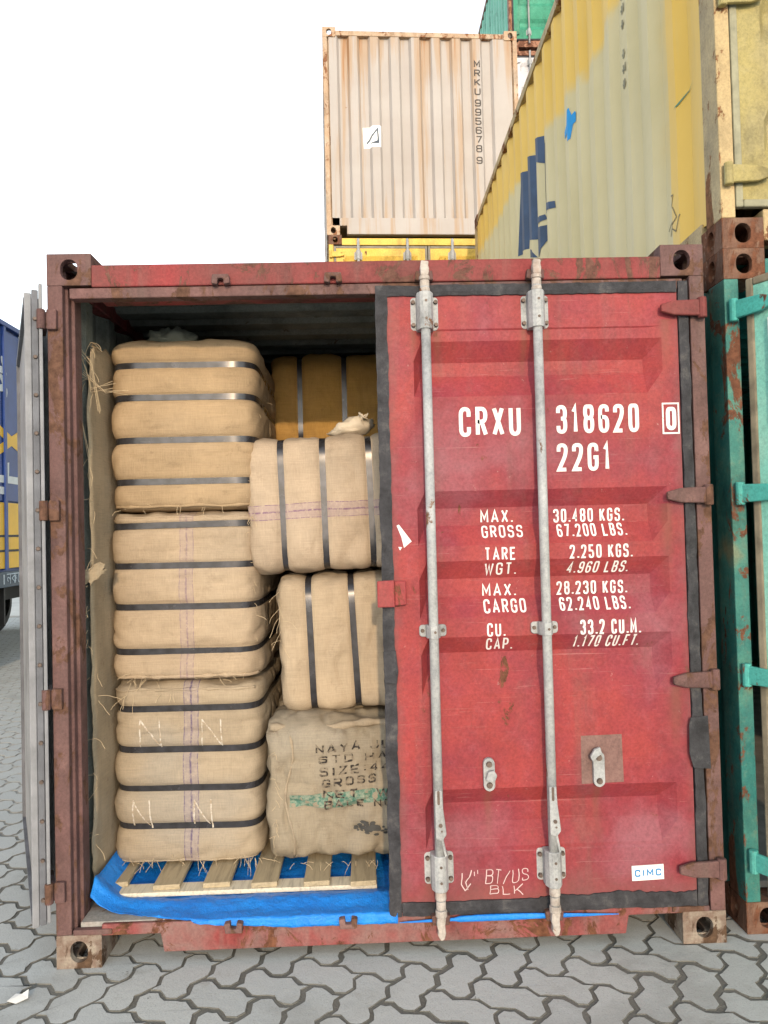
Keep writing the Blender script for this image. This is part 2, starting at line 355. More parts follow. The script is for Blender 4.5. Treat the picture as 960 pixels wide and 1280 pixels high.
# ------------------------------------------------------------------ shipping containers
CW, CL, CH = 2.438, 6.058, 2.591
_cast = {}
def casting_mesh(sx, sy, sz, mat):
    """Hollow ISO corner fitting; sx/sy/sz = which end of the container it sits at (0 low, 1 high)."""
    key = (sx, sy, sz, mat.name)
    if key in _cast: return _cast[key]
    W, D, H, t = .162, .178, .118, .026; mb = MB()
    fx = (lambda x: W - x) if sx else (lambda x: x); fy = (lambda y: D - y) if sy else (lambda y: y); fz = (lambda z: z) if sz else (lambda z: H - z)
    plate_hole(mb, lambda a, b, d: (fx(a), fy(d), fz(b)), 0, W, 0, H, stadium(W * .50, H * .50, .062, .076), 0, t)                    # end face
    plate_hole(mb, lambda a, b, d: (fx(d), fy(a), fz(b)), t, D, 0, H, stadium(D * .55, H * .50, .052, .078), 0, t)                    # side face
    plate_hole(mb, lambda a, b, d: (fx(a), fy(b), fz(H - d)), t, W, t, D, stadium(W * .55, D * .52, .062, .12), 0, t)                 # top or bottom
    for b in ((W - .012, W, t, D, 0, H - t), (t, W - .012, D - .012, D, 0, H - t), (t, W - .012, t, D - .012, 0, .012)):
        xs = sorted((fx(b[0]), fx(b[1]))); ys = sorted((fy(b[2]), fy(b[3]))); zs = sorted((fz(b[4]), fz(b[5])))
        mb.box(*xs, *ys, *zs)
    _cast[key] = mb.mesh('corner_casting', mat); return _cast[key]
def castings(root, mat, low=None, H=CH, L=CL):
    for sx in (0, 1):
        for sy in (0, 1):
            for sz in (0, 1):
                m = low if (low and not sz) else mat
                o = link('corner_casting', casting_mesh(sx, sy, sz, m), root)
                o.location = (sx * (CW - .162), sy * (L - .178), sz * (H - .118))
                b = o.modifiers.new('bevel', 'BEVEL'); b.width = .006; b.segments = 2; b.limit_method = 'ANGLE'; b.angle_limit = R(60)
def corr(a0, a1, pitch=.278, depth=.036, flat=.072, slope=.067):
    """Trapezoid profile along a line: list of (position, depth 0..depth)."""
    pts = [(a0, 0)]; a = a0 + flat
    while True:
        seq = [(a, 0), (a + slope, depth), (a + slope + (pitch - flat - 2 * slope), depth), (a + pitch - flat, 0)]
        if seq[-1][0] > a1 - .01: break
        pts += seq; a += pitch
    pts.append((a1, 0)); return pts
def prof_at(pts, a):
    for (a0, d0), (a1, d1) in zip(pts, pts[1:]):
        if a0 <= a <= a1: return d0 + (d1 - d0) * (a - a0) / max(1e-9, a1 - a0)
    return 0
def sheet(mb, pts, mk, b0, b1, nb=1, jig=0):
    n = len(pts); vs = []
    for k in range(nb + 1):
        b = b0 + (b1 - b0) * k / nb
        for a, d in pts:
            j = jig * noise.noise(Vector((a * 1.7, b * 1.7, jig * 100))) if 0 < k < nb else 0
            vs.append(mk(a, b, d + j))
    fs = [(k * n + i, k * n + i + 1, (k + 1) * n + i + 1, (k + 1) * n + i) for k in range(nb) for i in range(n - 1)]
    mb.add(vs, fs)
POST = [(0, 0), (.056, 0), (.056, .030), (.066, .030), (.066, .062), (.078, .062), (.078, .13), (0, .13)]
def shell(root, m, H=CH, L=CL, roof=True, end_rear=True):
    """Frame and walls every container shares. m: frame, wall, casting, low (optional), roof (optional)."""
    castings(root, m['casting'], m.get('low'), H, L)
    for sx in (0, 1):
        pl = [((CW - x) if sx else x, y) for x, y in POST]
        MB().prism(pl, 'z', .118, H - .118).build('corner_post', m['post'], root, bevel=.004)
        pl = [((CW - x) if sx else x, L - y) for x, y in POST]
        MB().prism(pl, 'z', .118, H - .118).build('corner_post', m['post'], root)
        fx = (lambda x: CW - x) if sx else (lambda x: x)
        mb = MB(); xs = sorted((fx(.002), fx(.062))); mb.box(*xs, .178, L - .178, H - .092, H - .022); mb.build('top_side_rail', m['frame'], root, bevel=.004)
        mb = MB(); xs = sorted((fx(.003), fx(.060))); mb.box(*xs, .178, L - .178, .022, .165); mb.build('bottom_side_rail', m['frame'], root, bevel=.004)
        mb = MB(); sheet(mb, corr(.128, L - .128), lambda a, b, d: (fx(.012 + d), a, b), .150, H - .075, 10, .006)
        mb.build('side_wall', m['inside'] if sx and 'inside' in m else m['wall'], root, fix=False)
    if roof:
        mb = MB(); sheet(mb, corr(.11, L - .11, .209, .020, .05, .03), lambda a, b, d: (b, a, H - .029 - d), .050, CW - .050)
        mb.build('roof', m.get('roof', m['wall']), root, fix=False)
    MB().box(.06, CW - .06, .10, L - .06, .125, .150).build('floor', m_floor, root)
    if end_rear:
        mb = MB(); sheet(mb, corr(.070, CW - .070, .25, .036, .07, .05), lambda a, b, d: (a, L - .03 - d, b), .118, H - .08); mb.build('rear_wall', m.get('roof', m['wall']), root, fix=False)
        MB().box(.162, CW - .162, L - .12, L - .01, H - .10, H - .03).build('rear_header', m['frame'], root)
        MB().box(.162, CW - .162, L - .12, L - .01, .03, .13).build('rear_sill', m['frame'], root)

# red container: door geometry -----------------------------------------------------------------
TROUGHS = [(2.242, 2.170, 2.118, 2.036), (1.685, 1.622, 1.556, 1.482), (1.425, 1.358, 1.290, 1.216), (1.145, 1.083, 1.017, .934), (.590, .528, .456, .378)]
def door_profile(z):
    base = .004 if .362 < z < 2.284 else 0.0
    for a, b, c, d in TROUGHS:
        if d <= z <= a:
            k = (a - z) / (a - b) if z > b else (1 if z >= c else (z - d) / (c - d))
            return base + .041 * max(0, min(1, k))
    return base
DOOR_CUTS = sorted({z for T in TROUGHS for z in T} | {.362, 2.284})
def door_panel(mb, x0, x1, xl, xr, z0, z1, y0, back=.045, cuts=DOOR_CUTS, prof=door_profile):
    zs = [z0]
    for c in cuts:
        if c in (.362, 2.284): zs += [c - .003, c + .003]
        else: zs.append(c)
    zs += [z1]; zs = sorted(zs)
    xs = [x0, xl, xl + .030, (xl + xr) / 2, xr - .058, xr, x1]; vs = []; n = len(xs)
    for z in zs:
        for k, x in enumerate(xs):
            d = prof(z) if 2 <= k <= 4 else 0
            vs.append((x, y0 + d, z))
    fs = [(r * n + k, r * n + k + 1, (r + 1) * n + k + 1, (r + 1) * n + k) for r in range(len(zs) - 1) for k in range(n - 1)]
    mb.add(vs, fs)
    q = back                                                                                # flat inner lining and the rim that closes the leaf
    mb.add([(x0, y0 + q, z0), (x1, y0 + q, z0), (x1, y0 + q, z1), (x0, y0 + q, z1)], [(0, 1, 2, 3)])
    o = [(x0, z0), (x1, z0), (x1, z1), (x0, z1)]
    for i in range(4):
        (ax, az), (bx, bz) = o[i], o[(i + 1) % 4]
        mb.add([(ax, y0, az), (bx, y0, bz), (bx, y0 + q, bz), (ax, y0 + q, az)], [(0, 1, 2, 3)])
def guide(mb, x, z0, z1, w, y):
    """Bearing plate that holds a locking bar: rounded base plate with a raised saddle."""
    mb.prism(rrect(x - w / 2, x + w / 2, z0, z1, .014), 'y', y + .001, y + .010)
    mb.prism([(x - .031, y + .002), (x - .030, y - .034), (x - .020, y - .056), (x - .008, y - .064), (x + .008, y - .064), (x + .020, y - .056), (x + .030, y - .034), (x + .031, y + .002)], 'z', z0 - .006, z1 + .006)
def hinge_blade(mb, x_pin, x_tip, z, y, h=.062):
    s = 1 if x_tip > x_pin else -1
    mb.prism([(x_pin, z - h / 2), (x_pin, z + h / 2), (x_tip - s * .05, z + h / 2 - .004), (x_tip, z + h * .22), (x_tip, z - h * .22), (x_tip - s * .05, z - h / 2 + .004)][::s], 'y', y - .014, y + .004)
    mb.cyl((x_pin, y - .006, z - h * .62), (x_pin, y - .006, z + h * .62), .017, n=12)

def build_red():
    root = tag(empty('shipping_container', (0, 0, 0)), 'red shipping container with its left door open, jute bales stacked inside', 'container', 'shipping containers in the yard')
    m = dict(frame=m_redframe, post=m_brown, wall=m_wallin, casting=m_brown, low=m_cast_low, roof=m_wallin, inside=m_wallin)
    shell(root, m)
    # header, sill
    mb = MB().box(.162, CW - .162, 0, .06, 2.466, 2.548).box(.165, CW - .165, .062, .16, 2.44, 2.56)
    mb.build('door_header', m_redframe, root, bevel=.005)
    MB().box(.080, CW - .080, .004, .058, 2.425, 2.464).build('header_lip', m_brown, root, bevel=.004)
    sill = [(.162, .112), (.372, .112), (.384, .046), (2.066, .046), (2.078, .112), (CW - .162, .112), (CW - .162, .152), (.162, .152)]
    m_sill = paint('dusty_red_sill', [(.17, .085, .08), (.22, .06, .058), (.20, .115, .105), (.22, .05, .048)], rust=.44, scale=2.6, dirt=.5, rough=.75, dirtcol=(.22, .18, .16))
    MB().prism(sill, 'y', .002, .02).build('door_sill', m_sill, root, bevel=.004)
    MB().box(.080, CW - .080, .021, .14, .1185, .154).build('sill_plate', m_sillplate, root, bevel=.003)
    for sx in (.062, CW - .20):                                                              # ledges over the lower castings
        MB().box(sx, sx + .138, -.004, .02, .1185, .138).build('sill_ledge', m_brown, root, bevel=.003)
    # cam keepers
    for x in (.639, 1.050, 1.385, 1.797):
        for z, up in ((2.478, 1), (.137, -1)):
            mb = MB()
            mb.prism([(x - .034, z - .014), (x - .012, z - .018), (x - .010, z + .004), (x + .010, z + .004), (x + .012, z - .018), (x + .034, z - .014), (x + .03, z + .02), (x - .03, z + .02)] if up > 0 else
                     [(x - .034, z + .014), (x - .03, z - .02), (x + .03, z - .02), (x + .034, z + .014), (x + .012, z + .018), (x + .010, z - .004), (x - .010, z - .004), (x - .012, z + .018)], 'y', -.030, -.001)
            mb.build('cam_keeper', m_brown, root, bevel=.004)
    # hinge lugs on the posts
    for z in (2.345, 1.648, .968, .279):
        MB().box(.004, .040, -.020, -.001, z - .037, z + .037).build('hinge_lug', m_brown, root, bevel=.004)
    # ---- right door leaf
    mb = MB(); door_panel(mb, 1.243, 2.334, 1.340, 2.272, .186, 2.414, .004, .062)
    door = mb.build('door', m_reddoor, root); door['label'] = 'closed red corrugated right door with white lettering'
    g = MB()
    def wob(p, k, a=.004): return a * (noise.noise(Vector((p * 9, k * 7.3, 1))) + .7 * noise.noise(Vector((p * 37, k * 3.1, 2))))
    def strip(p0, p1, w, horizontal, k):
        n = 160; vs = []
        for i in range(n + 1):
            p = p0 + (p1 - p0) * i / n
            am = .011 if k == 4 and p > 1.75 else .004; a = w[0] + wob(p, k, .004); b = w[1] + wob(p, k + 5, am) + (am - .004) * 1.2; ym = -.006 + wob(p, k + 9, .003)
            prof = [(a, .012), (a, -.004), ((a * 2 + b) / 3, ym), ((a + 2 * b) / 3, ym + .002), (b, -.003), (b, .012)]
            for q, y in prof: vs.append((p, y, q) if horizontal else (q, y, p))
        fs = [(i * 6 + j, i * 6 + j + 1, i * 6 + 7 + j, i * 6 + 6 + j) for i in range(n) for j in range(5)]
        g.add(vs, fs)
    strip(.14, 2.452, (1.202, 1.246), False, 1); strip(.14, 2.452, (2.336, 2.374), False, 2)
    strip(1.247, 2.331, (2.411, 2.452), True, 3); strip(1.247, 2.331, (.140, .189), True, 4)
    g.build('gasket', m_rubber, door, smooth=False)
    MB().prism([(2.318, .80), (2.325, .83), (2.39, .835), (2.395, .64), (2.33, .645), (2.316, .70)], 'y', -.016, -.011).build('gasket_patch', m_rubber, door, bevel=.003)
    MB().prism([(1.200, 1.105), (1.247, 1.107), (1.250, 1.07), (1.254, 1.03), (1.248, .985), (1.203, .99)], 'y', -.018, -.0125).build('gasket_patch', m_rubber, door, bevel=.003)
    # locking bars
    for x in (1.385, 1.797):
        b = MB().cyl((x, -.040, .16), (x, -.040, 2.452), .0172, n=20).build('locking_bar', m_galv, door, smooth=False)
        b.data.polygons.foreach_set('use_smooth', [len(p.vertices) == 4 for p in b.data.polygons])
        for z0, z1, w in ((2.283, 2.408, .104), (.252, .368, .108)):
            mb = MB(); guide(mb, x, z0, z1, w, .002); gp = mb.build('bar_guide', m_galv, door, bevel=.003)
            for dx in (-.042, .042):
                for zz in (z0 + .02, z1 - .02): MB().cyl((x + dx, .001, zz), (x + dx, -.010, zz), .0085, .007, 8).build('bolt', m_bolt, door)
            for zz in (z0 + .03, z1 - .03): MB().cyl((x + .002, -.060, zz), (x + .002, -.0645, zz), .005, n=8).build('bolt', m_bolt, door)
        z = 1.174
        mb = MB().prism(rrect(x - .050, x + .050, z - .022, z + .022, .012), 'y', -.004, .006)
        mb.prism([(x - .027, -.003), (x - .025, -.030), (x - .012, -.060), (x + .012, -.060), (x + .025, -.030), (x + .027, -.003)], 'z', z - .024, z + .024)
        mb.build('bar_guide', m_galv, door, bevel=.003)
        for dx in (-.038, .038): MB().cyl((x + dx, -.003, z), (x + dx, -.010, z), .008, .006, 8).build('bolt', m_bolt, door)
        MB().cyl((x + .004, -.060, z), (x + .004, -.063, z), .005, n=8).build('bolt', m_bolt, door)
        # cams: collars then a hooked head
        mb = MB()
        for a, b2, r in ((2.414, 2.43, .019), (2.43, 2.458, .0175), (2.458, 2.474, .019)): mb.cyl((x, -.040, a), (x, -.040, b2), r, n=16)
        mb.prism([(x - .014, 2.472), (x + .014, 2.472), (x + .017, 2.496), (x + .014, 2.508), (x + .016, 2.524), (x - .012, 2.528), (x - .016, 2.504)], 'y', -.056, -.028)
        mb.build('cam_head', m_cam, door, bevel=.004)
        mb = MB()
        for a, b2, r in ((.215, .246, .020), (.180, .215, .0175), (.155, .180, .021)): mb.cyl((x, -.040, a), (x, -.040, b2), r, n=16)
        mb.prism([(x - .016, .156), (x - .018, .128), (x - .013, .110), (x - .015, .095), (x - .004, .074), (x + .009, .080), (x + .014, .10), (x + .012, .13), (x + .016, .156)], 'y', -.056, -.028)
        mb.build('cam_head', m_cam, door, bevel=.004)
        # stub of the handle, pressed flat against the bar
        mb = MB().prism([(x - .014, .61), (x + .012, .61), (x + .015, .545), (x + .023, .475), (x + .025, .452), (x + .016, .440), (x + .008, .43), (x - .014, .44)], 'y', -.062, -.048)
        mb.prism([(x + .004, .436), (x + .014, .436), (x + .026, .372), (x + .017, .372)], 'y', -.056, -.046)
        mb.build('handle_stub', m_galv, door, bevel=.003)
        MB().prism(stadium(x - .001, .585, .009, .05), 'y', -.0632, -.0621).build('slot', m_bolt, door)
        MB().cyl((x + .004, -.0621, .487), (x + .004, -.066, .487), .007, n=10).build('rivet', m_bolt, door); MB().cyl((x + .008, -.0621, .466), (x + .008, -.0645, .466), .0035, n=8).build('rivet', m_bolt, door)
    # handle retainers
    for x, z0, z1, side in ((1.577, .584, .704, 0), (1.982, .586, .715, 1)):
        MB().prism(stadium(x, (z0 + z1) / 2, .042, z1 - z0), 'y', -.010, .0078).build('handle_retainer', m_galv, door, bevel=.002)
        for zz in (z1 - .022, z0 + .022): MB().cyl((x, -.009, zz), (x, -.018, zz), .012, .010, 10).build('bolt', m_bolt, door)
        mb = MB()
        if side: mb.prism([(x - .036, z1 - .014), (x - .020, z1 + .012), (x + .002, z1 + .020), (x + .008, z1 - .004), (x - .010, z1 - .016), (x - .026, z1 - .034)], 'y', -.026, -.011)
        else: mb.prism([(x - .016, .632), (x - .006, .66), (x + .016, .664), (x + .026, .645), (x + .018, .626), (x, .622)], 'y', -.030, -.011)
        mb.build('retainer_catch', m_galv, door, bevel=.003)
    # hinges
    for z in (2.345, 1.648, .968, .279):
        mb = MB(); hinge_blade(mb, 2.418, 2.262, z, -.016); mb.build('hinge', m_redframe if z > 2 else m_brown, door, bevel=.005)
    # catch plate over the gasket
    mb = MB().prism([(1.184, 1.266), (1.247, 1.266), (1.247, 1.364), (1.184, 1.362)], 'y', -.034, -.022).prism([(1.247, 1.270), (1.290, 1.272), (1.290, 1.360), (1.247, 1.360)], 'y', -.024, .003)
    mb.build('catch_plate', m_red, door, bevel=.004)
    # lettering
    def on_door(u, v, o): return (u, .004 + (door_profile(v) if 1.370 < u < 2.214 else 0) - o, v)
    LINES = [('CRXU', 1.503, 1.734, 1.885, 1.996), ('318620', 1.867, 2.178, 1.889, 1.996), ('22G1', 1.865, 2.067, 1.748, 1.853),
             ('MAX.', 1.579, 1.702, 1.564, 1.613), ('GROSS', 1.58, 1.734, 1.508, 1.554), ('30.480 KGS.', 1.855, 2.123, 1.559, 1.61), ('67.200 LBS.', 1.863, 2.125, 1.505, 1.553),
             ('TARE', 1.585, 1.701, 1.425, 1.473), ('WGT.', 1.586, 1.706, 1.369, 1.416), ('2.250 KGS.', 1.902, 2.137, 1.424, 1.475), ('4.960 LBS.', 1.894, 2.126, 1.368, 1.412),
             ('MAX.', 1.578, 1.706, 1.289, 1.336), ('CARGO', 1.579, 1.737, 1.229, 1.279), ('28.230 KGS.', 1.859, 2.126, 1.288, 1.338), ('62.240 LBS.', 1.863, 2.127, 1.231, 1.279),
             ('CU.', 1.586, 1.654, 1.144, 1.194), ('CAP.', 1.584, 1.683, 1.091, 1.138), ('33.2 CU.M.', 1.933, 2.158, 1.141, 1.197), ('1.170 CU.FT.', 1.907, 2.156, 1.091, 1.138)]
    for txt, a, b, c, d in LINES:
        it = .16 if txt in ('4.960 LBS.', '1.170 CU.FT.') else 0
        decal('lettering', text_quads(txt, a, b, c, d, .135, it), on_door, (), DOOR_CUTS, m_white, door)
    q = text_quads('0', 2.278, 2.317, 1.893, 1.980, .17)
    for a, b, c, d in ((2.264, 2.329, 1.990, 1.996), (2.264, 2.329, 1.879, 1.885), (2.264, 2.270, 1.885, 1.990), (2.323, 2.329, 1.885, 1.990)): q.append(([(a, c), (b, c), (b, d), (a, d)], 0))
    decal('lettering', q, on_door, (), (), m_white, door)
    # chalk scrawl
    chalk = plain('chalk', (.55, .42, .42), .9, .1)
    q = []
    for path in ([(1.47, .292), (1.467, .245), (1.475, .222), (1.50, .245)], [(1.50, .298), (1.482, .25), (1.486, .225)], [(1.51, .293), (1.512, .28)], [(1.525, .296), (1.527, .284)]):
        q += [([tuple(p) for p in f], 0) for f in ribbon([Vector(p) for p in path], .0035)]
    q += text_quads('BT/US', 1.553, 1.708, .247, .296, .06, .12); q += text_quads('BLK', 1.568, 1.69, .205, .238, .09)
    decal('chalk_scrawl', q, lambda u, v, o: on_door(u + .006 * noise.noise(Vector((u * 25, v * 25, 1))), v + .009 * noise.noise(Vector((u * 18, v * 30, 7))), o), [1.45 + .01 * i for i in range(28)], [.2 + .01 * i for i in range(11)], chalk, door)
    # scratched line under the lowest trough, torn sticker, manufacturer's plate, primer patch
    decal('torn_sticker', [([(1.262, 1.562), (1.270, 1.566), (1.316, 1.503), (1.287, 1.480), (1.278, 1.520)], 0), ([(1.266, 1.484), (1.280, 1.482), (1.272, 1.470)], 0)], on_door, (), (), plain('paper_white', (.72, .70, .69), .7, .1), door)
    def tilt(u, v): return (u - .015 * (v - .26), v + .03 * (u - 2.15))
    st = MB().prism([tilt(2.094, .238), tilt(2.212, .238), tilt(2.212, .292), tilt(2.094, .292)], 'y', .0008, .0035).build('maker_sticker', plain('sticker_white', (.75, .76, .76), .5, .05), door)
    decal('sticker_lettering', [([tilt(*p) for p in qq], li) for qq, li in text_quads('CIMC', 2.104, 2.202, .252, .278, .2)], lambda u, v, o: (u, .0003 - o * .5, v), (), (), plain('sticker_blue', (.01, .20, .48), .5, .05), door)
    patch = paint('brown_primer', [(.17, .095, .085), (.21, .125, .11)], rust=.3, scale=6, dirt=.2)
    decal('primer_patch', [([(1.920, .594), (2.077, .597), (2.074, .772), (1.922, .770)], 0)], lambda u, v, o: (u, .004 + .004 - .0012, v), (), (), patch, door)
    # ---- left door leaf, swung right round past the side of the container
    A = R(25.3); u = Vector((-math.sin(A), math.cos(A), 0)); n = Vector((-math.cos(A), -math.sin(A), 0)); o0 = Vector((-.014, -.012, 0))
    def mk(a, b, z): return tuple(o0 + u * a + n * b + Vector((0, 0, z)))
    def boxl(mb, a0, a1, b0, b1, z0, z1):
        mb.add([mk(a, b, z) for z in (z0, z1) for a, b in ((a0, b0), (a1, b0), (a1, b1), (a0, b1))], [(0, 3, 2, 1), (4, 5, 6, 7), (0, 1, 5, 4), (1, 2, 6, 5), (2, 3, 7, 6), (3, 0, 4, 7)]); return mb
    m_in = paint('pale_grey_door_lining', [(.24, .235, .23), (.29, .28, .275), (.18, .165, .155)], rust=.3, scale=2, dirt=.3, rustcol=(.22, .15, .12))
    leaf = boxl(MB(), .012, 1.15, .004, .046, .180, 2.425).build('door', m_in, root, bevel=.003); leaf['label'] = 'grey lined left door swung fully open, seen edge on'
    m_fin = plain('pale_rubber_seal', (.20, .205, .22), .6, .25, 9, bump=.4); m_fin2 = plain('grey_rubber_seal', (.11, .115, .13), .7, .35, 9, bump=.4)
    boxl(MB(), -.004, .012, .012, .034, .170, 2.452).build('gasket', m_fin2, leaf, bevel=.003)
    boxl(MB(), .000, .012, .0345, .0585, .165, 2.440).build('gasket', m_fin, leaf, bevel=.004)
    boxl(MB(), -.012, .012, -.002, .0105, .176, 2.475).build('gasket', m_fin, leaf, bevel=.003)
    boxl(MB(), .03, 1.12, .0465, .060, .172, .20).build('gasket', m_fin2, leaf); boxl(MB(), .03, 1.12, .0465, .060, 2.40, 2.43).build('gasket', m_fin2, leaf)
    boxl(MB(), 1.13, 1.165, .02, .060, .172, 2.43).build('gasket', m_fin2, leaf)
    for k in range(16):
        z = .26 + k * .139; p = Vector(mk(-.004, .023, z)); q2 = Vector(mk(-.012, .023, z)); MB().cyl(p, q2, .0085, .006, 8).build('seal_bolt', m_bolt, leaf)
    for a in (.33, .78):
        MB().cyl(mk(a, -.036, .16), mk(a, -.036, 2.45), .0172, n=12).build('locking_bar', m_galv, leaf)
        for z in (.30, 1.17, 2.34): boxl(MB(), a - .05, a + .05, -.014, .003, z - .03, z + .03).build('bar_guide', m_galv, leaf)
    for z in (2.345, 1.648, .968, .279):
        mb = boxl(MB(), -.006, .13, -.020, -.003, z - .030, z + .030); mb.cyl((-.014, -.020, z - .036), (-.014, -.020, z + .036), .015, n=12); mb.build('hinge', m_brown, leaf, bevel=.003)
    return root
red = build_red()

# ------------------------------------------------------------------ neighbouring containers
def corr_cuts(pts): return [a for a, d in pts]
def simple_door_profile(H):
    z0, z1 = .19, H - .18; n = 5; T = []
    for k in range(n):
        c = z1 - .18 - k * (z1 - z0 - .45) / (n - 1); T.append((c + .10, c + .035, c - .03, c - .10))
    def f(z):
        for a, b, c2, d in T:
            if d <= z <= a: return .034 * max(0, min(1, (a - z) / (a - b) if z > b else (1 if z >= c2 else (z - d) / (c2 - d))))
        return 0
    return f, sorted({z for t_ in T for z in t_})
def door_end(root, m, H=CH, open_left=0.0, gasket=None):
    """Header, sill and two closed door leaves with bars and hinges (the left one may stand ajar)."""
    gasket = gasket or m_rubber
    MB().box(.162, CW - .162, 0, .07, H - .125, H - .040).build('door_header', m['frame'], root, bevel=.005)
    MB().box(.162, CW - .162, 0, .10, .030, .150).build('door_sill', m['frame'], root, bevel=.005)
    f, cuts = simple_door_profile(H)
    for sx in (0, 1):
        pivot = empty('door_leaf', (0, 0, 0)) if False else None
        x0, x1 = (.060, 1.215) if sx == 0 else (1.223, CW - .060)
        objs = []
        mb = MB(); door_panel(mb, x0 + .03, x1 - .03, x0 + .12, x1 - .12, .19, H - .165, .006, .045, cuts, f); leaf = mb.build('door', m['door'], root)
        mb = MB().box(x0, x0 + .0295, .0, .03, .16, H - .135).box(x1 - .0295, x1, .0, .03, .16, H - .135).box(x0 + .03, x1 - .03, .0, .03, .16, .1895).box(x0 + .03, x1 - .03, .0, .03, H - .1645, H - .135)
        mb.build('gasket', gasket, leaf, bevel=.006)
        for x in (x0 + .30, x1 - .25):
            mb = MB().cyl((x, -.036, .08), (x, -.036, H - .06), .017, n=12); mb.build('locking_bar', m_galv, leaf, smooth=True)
            for z in (.30, H / 2 - .1, H - .26):
                mb = MB(); guide(mb, x, z - .05, z + .05, .10, .004); mb.build('bar_guide', m_galv, leaf, bevel=.003)
        for z in (H - .245, H - .94, H - 1.62, .279):
            mb = MB(); xp, xt = ((.024, .185) if sx == 0 else (CW - .024, CW - .185)); hinge_blade(mb, xp, xt, z, -.014, .07); mb.build('hinge', m['hinge'], leaf, bevel=.005)
        if sx == 0 and open_left:
            leaf.matrix_local = Matrix.Translation((.024, -.02, 0)) @ Matrix.Rotation(-open_left, 4, 'Z') @ Matrix.Translation((-.024, .02, 0))
        yield leaf
def wall_end(root, m, H=CH):
    pts = corr(.074, CW - .074, .257, .046, .098, .030)
    mb = MB(); sheet(mb, pts, lambda a, b, d: (a, .012 + d, b), .215, H - .10, 8, .004); mb.build('end_wall', m['end'], root, fix=False)
    MB().box(.162, CW - .162, .004, .08, H - .100, H - .040).build('end_header', m['frame'], root, bevel=.004)
    MB().box(.25, CW - .25, .004, .09, .012, .215).build('end_sill', m['end'], root, bevel=.005)
    for x in (.162, CW - .25): MB().box(x, x + .088, .006, .09, .118, .215).build('end_sill', m['end'], root, bevel=.004)
    return pts

GREEN = [(.02, .20, .185), (.015, .16, .15), (.035, .25, .22)]
m_rustcast = paint('rusted_casting', [(.18, .095, .062), (.12, .065, .045), (.25, .16, .11)], rust=.5, scale=6, dirt=.4, rough=.75)
# teal container to the right, its left door standing ajar
m_teal = paint('teal_paint', GREEN, rust=.36, scale=1.4, dirt=.3)
m_tealfr = paint('teal_frame_paint', [(.035, .17, .15), (.025, .14, .13), (.06, .20, .165), (.26, .20, .10)], rust=.45, scale=2.4, dirt=.45)
m_mint = paint('mint_door_paint', [(.27, .50, .41), (.18, .46, .39), (.32, .52, .43)], rust=.3, scale=1.2, dirt=.25)
m_tealh = paint('teal_hinge_paint', [(.05, .31, .28), (.09, .36, .32)], rust=.36, scale=3)
NX, NY = 2.5377, .048
teal = tag(empty('shipping_container', (NX, NY, 0)), 'teal shipping container at the right edge, mint green door ajar', 'container', 'shipping containers in the yard')
mt = dict(frame=m_tealfr, post=m_tealfr, wall=m_teal, casting=m_rustcast, door=m_mint, hinge=m_tealh)
shell(teal, mt)
leaves = list(door_end(teal, mt, CH, R(62), plain('worn_seal', (.20, .17, .12), .8, .5, 8)))
MB().box(.15, .33, -.006, .004, 1.90, 2.29).build('placard', plain('placard_white', (.72, .73, .70), .6, .1), leaves[0])

# yellow container on top of the teal one
def yellow_wall_mat():
    t = NT('yellow_wall_paint'); x = t.xyz()
    yel = t.ramp(t.noise(1.5, 4), [(.3, (.68, .43, .08)), (.7, (.74, .49, .12))])
    kha = t.ramp(t.noise(1.2, 5, .6), [(.3, (.50, .43, .235)), (.5, (.56, .48, .28)), (.7, (.60, .52, .32))])
    # faded repaint: lower part of the wall up to a wandering line, not the first two ribs
    lim = t.math('ADD', t.math('MULTIPLY', x[1], .095), 1.60)
    lim = t.math('ADD', lim, t.math('MULTIPLY', t.math('SUBTRACT', t.noise(1.6, 6, .62), .5), .45))
    k = t.smooth(t.math('SUBTRACT', lim, x[2]), -.06, .06)
    k2 = t.smooth(t.math('ADD', x[1], t.math('MULTIPLY', t.noise(2, 4), .3)), .58, .80)
    c = t.mix(t.math('MULTIPLY', t.math('MULTIPLY', k, k2), .95), yel, kha)
    c = t.mix(t.math('MULTIPLY', t.smooth(t.noise(5, 6, .65, (1, 1, .14)), .5, .75), .25), c, (.40, .37, .28))
    rs = t.smooth(t.noise(8, 9, .72), .70, .76)
    c = t.mix(t.math('MULTIPLY', rs, .7), c, (.20, .13, .07))
    return t.done(c, .55, t.bump(t.noise(2.2, 4), .5, .03), 0, .35)
m_ywall = yellow_wall_mat()
m_yfr = paint('pale_yellow_paint', [(.38, .285, .145), (.42, .32, .17), (.31, .22, .11)], rust=.44, scale=2.2, dirt=.35, rustcol=(.20, .09, .04))
m_ydoor = paint('olive_yellow_door_paint', [(.26, .235, .125), (.31, .26, .10), (.27, .245, .155)], rust=.3, scale=1.3, dirt=.25)
yel = tag(empty('shipping_container', (NX, NY, CH)), 'long yellow container with blue logo, stacked on the teal one', 'container', 'shipping containers in the yard')
my = dict(frame=m_yfr, post=m_yfr, wall=m_ywall, casting=m_rustcast, door=m_ydoor, hinge=m_ydoor)
shell(yel, my); list(door_end(yel, my, gasket=plain('khaki_seal', (.26, .25, .17), .8, .3)))
YP = corr(.128, CL - .128)
def on_ywall(u, v, o): return (.012 + prof_at(YP, u) - o, u, v)
m_navy = plain('navy_logo_paint', (.035, .065, .13), .6, .3, 4)
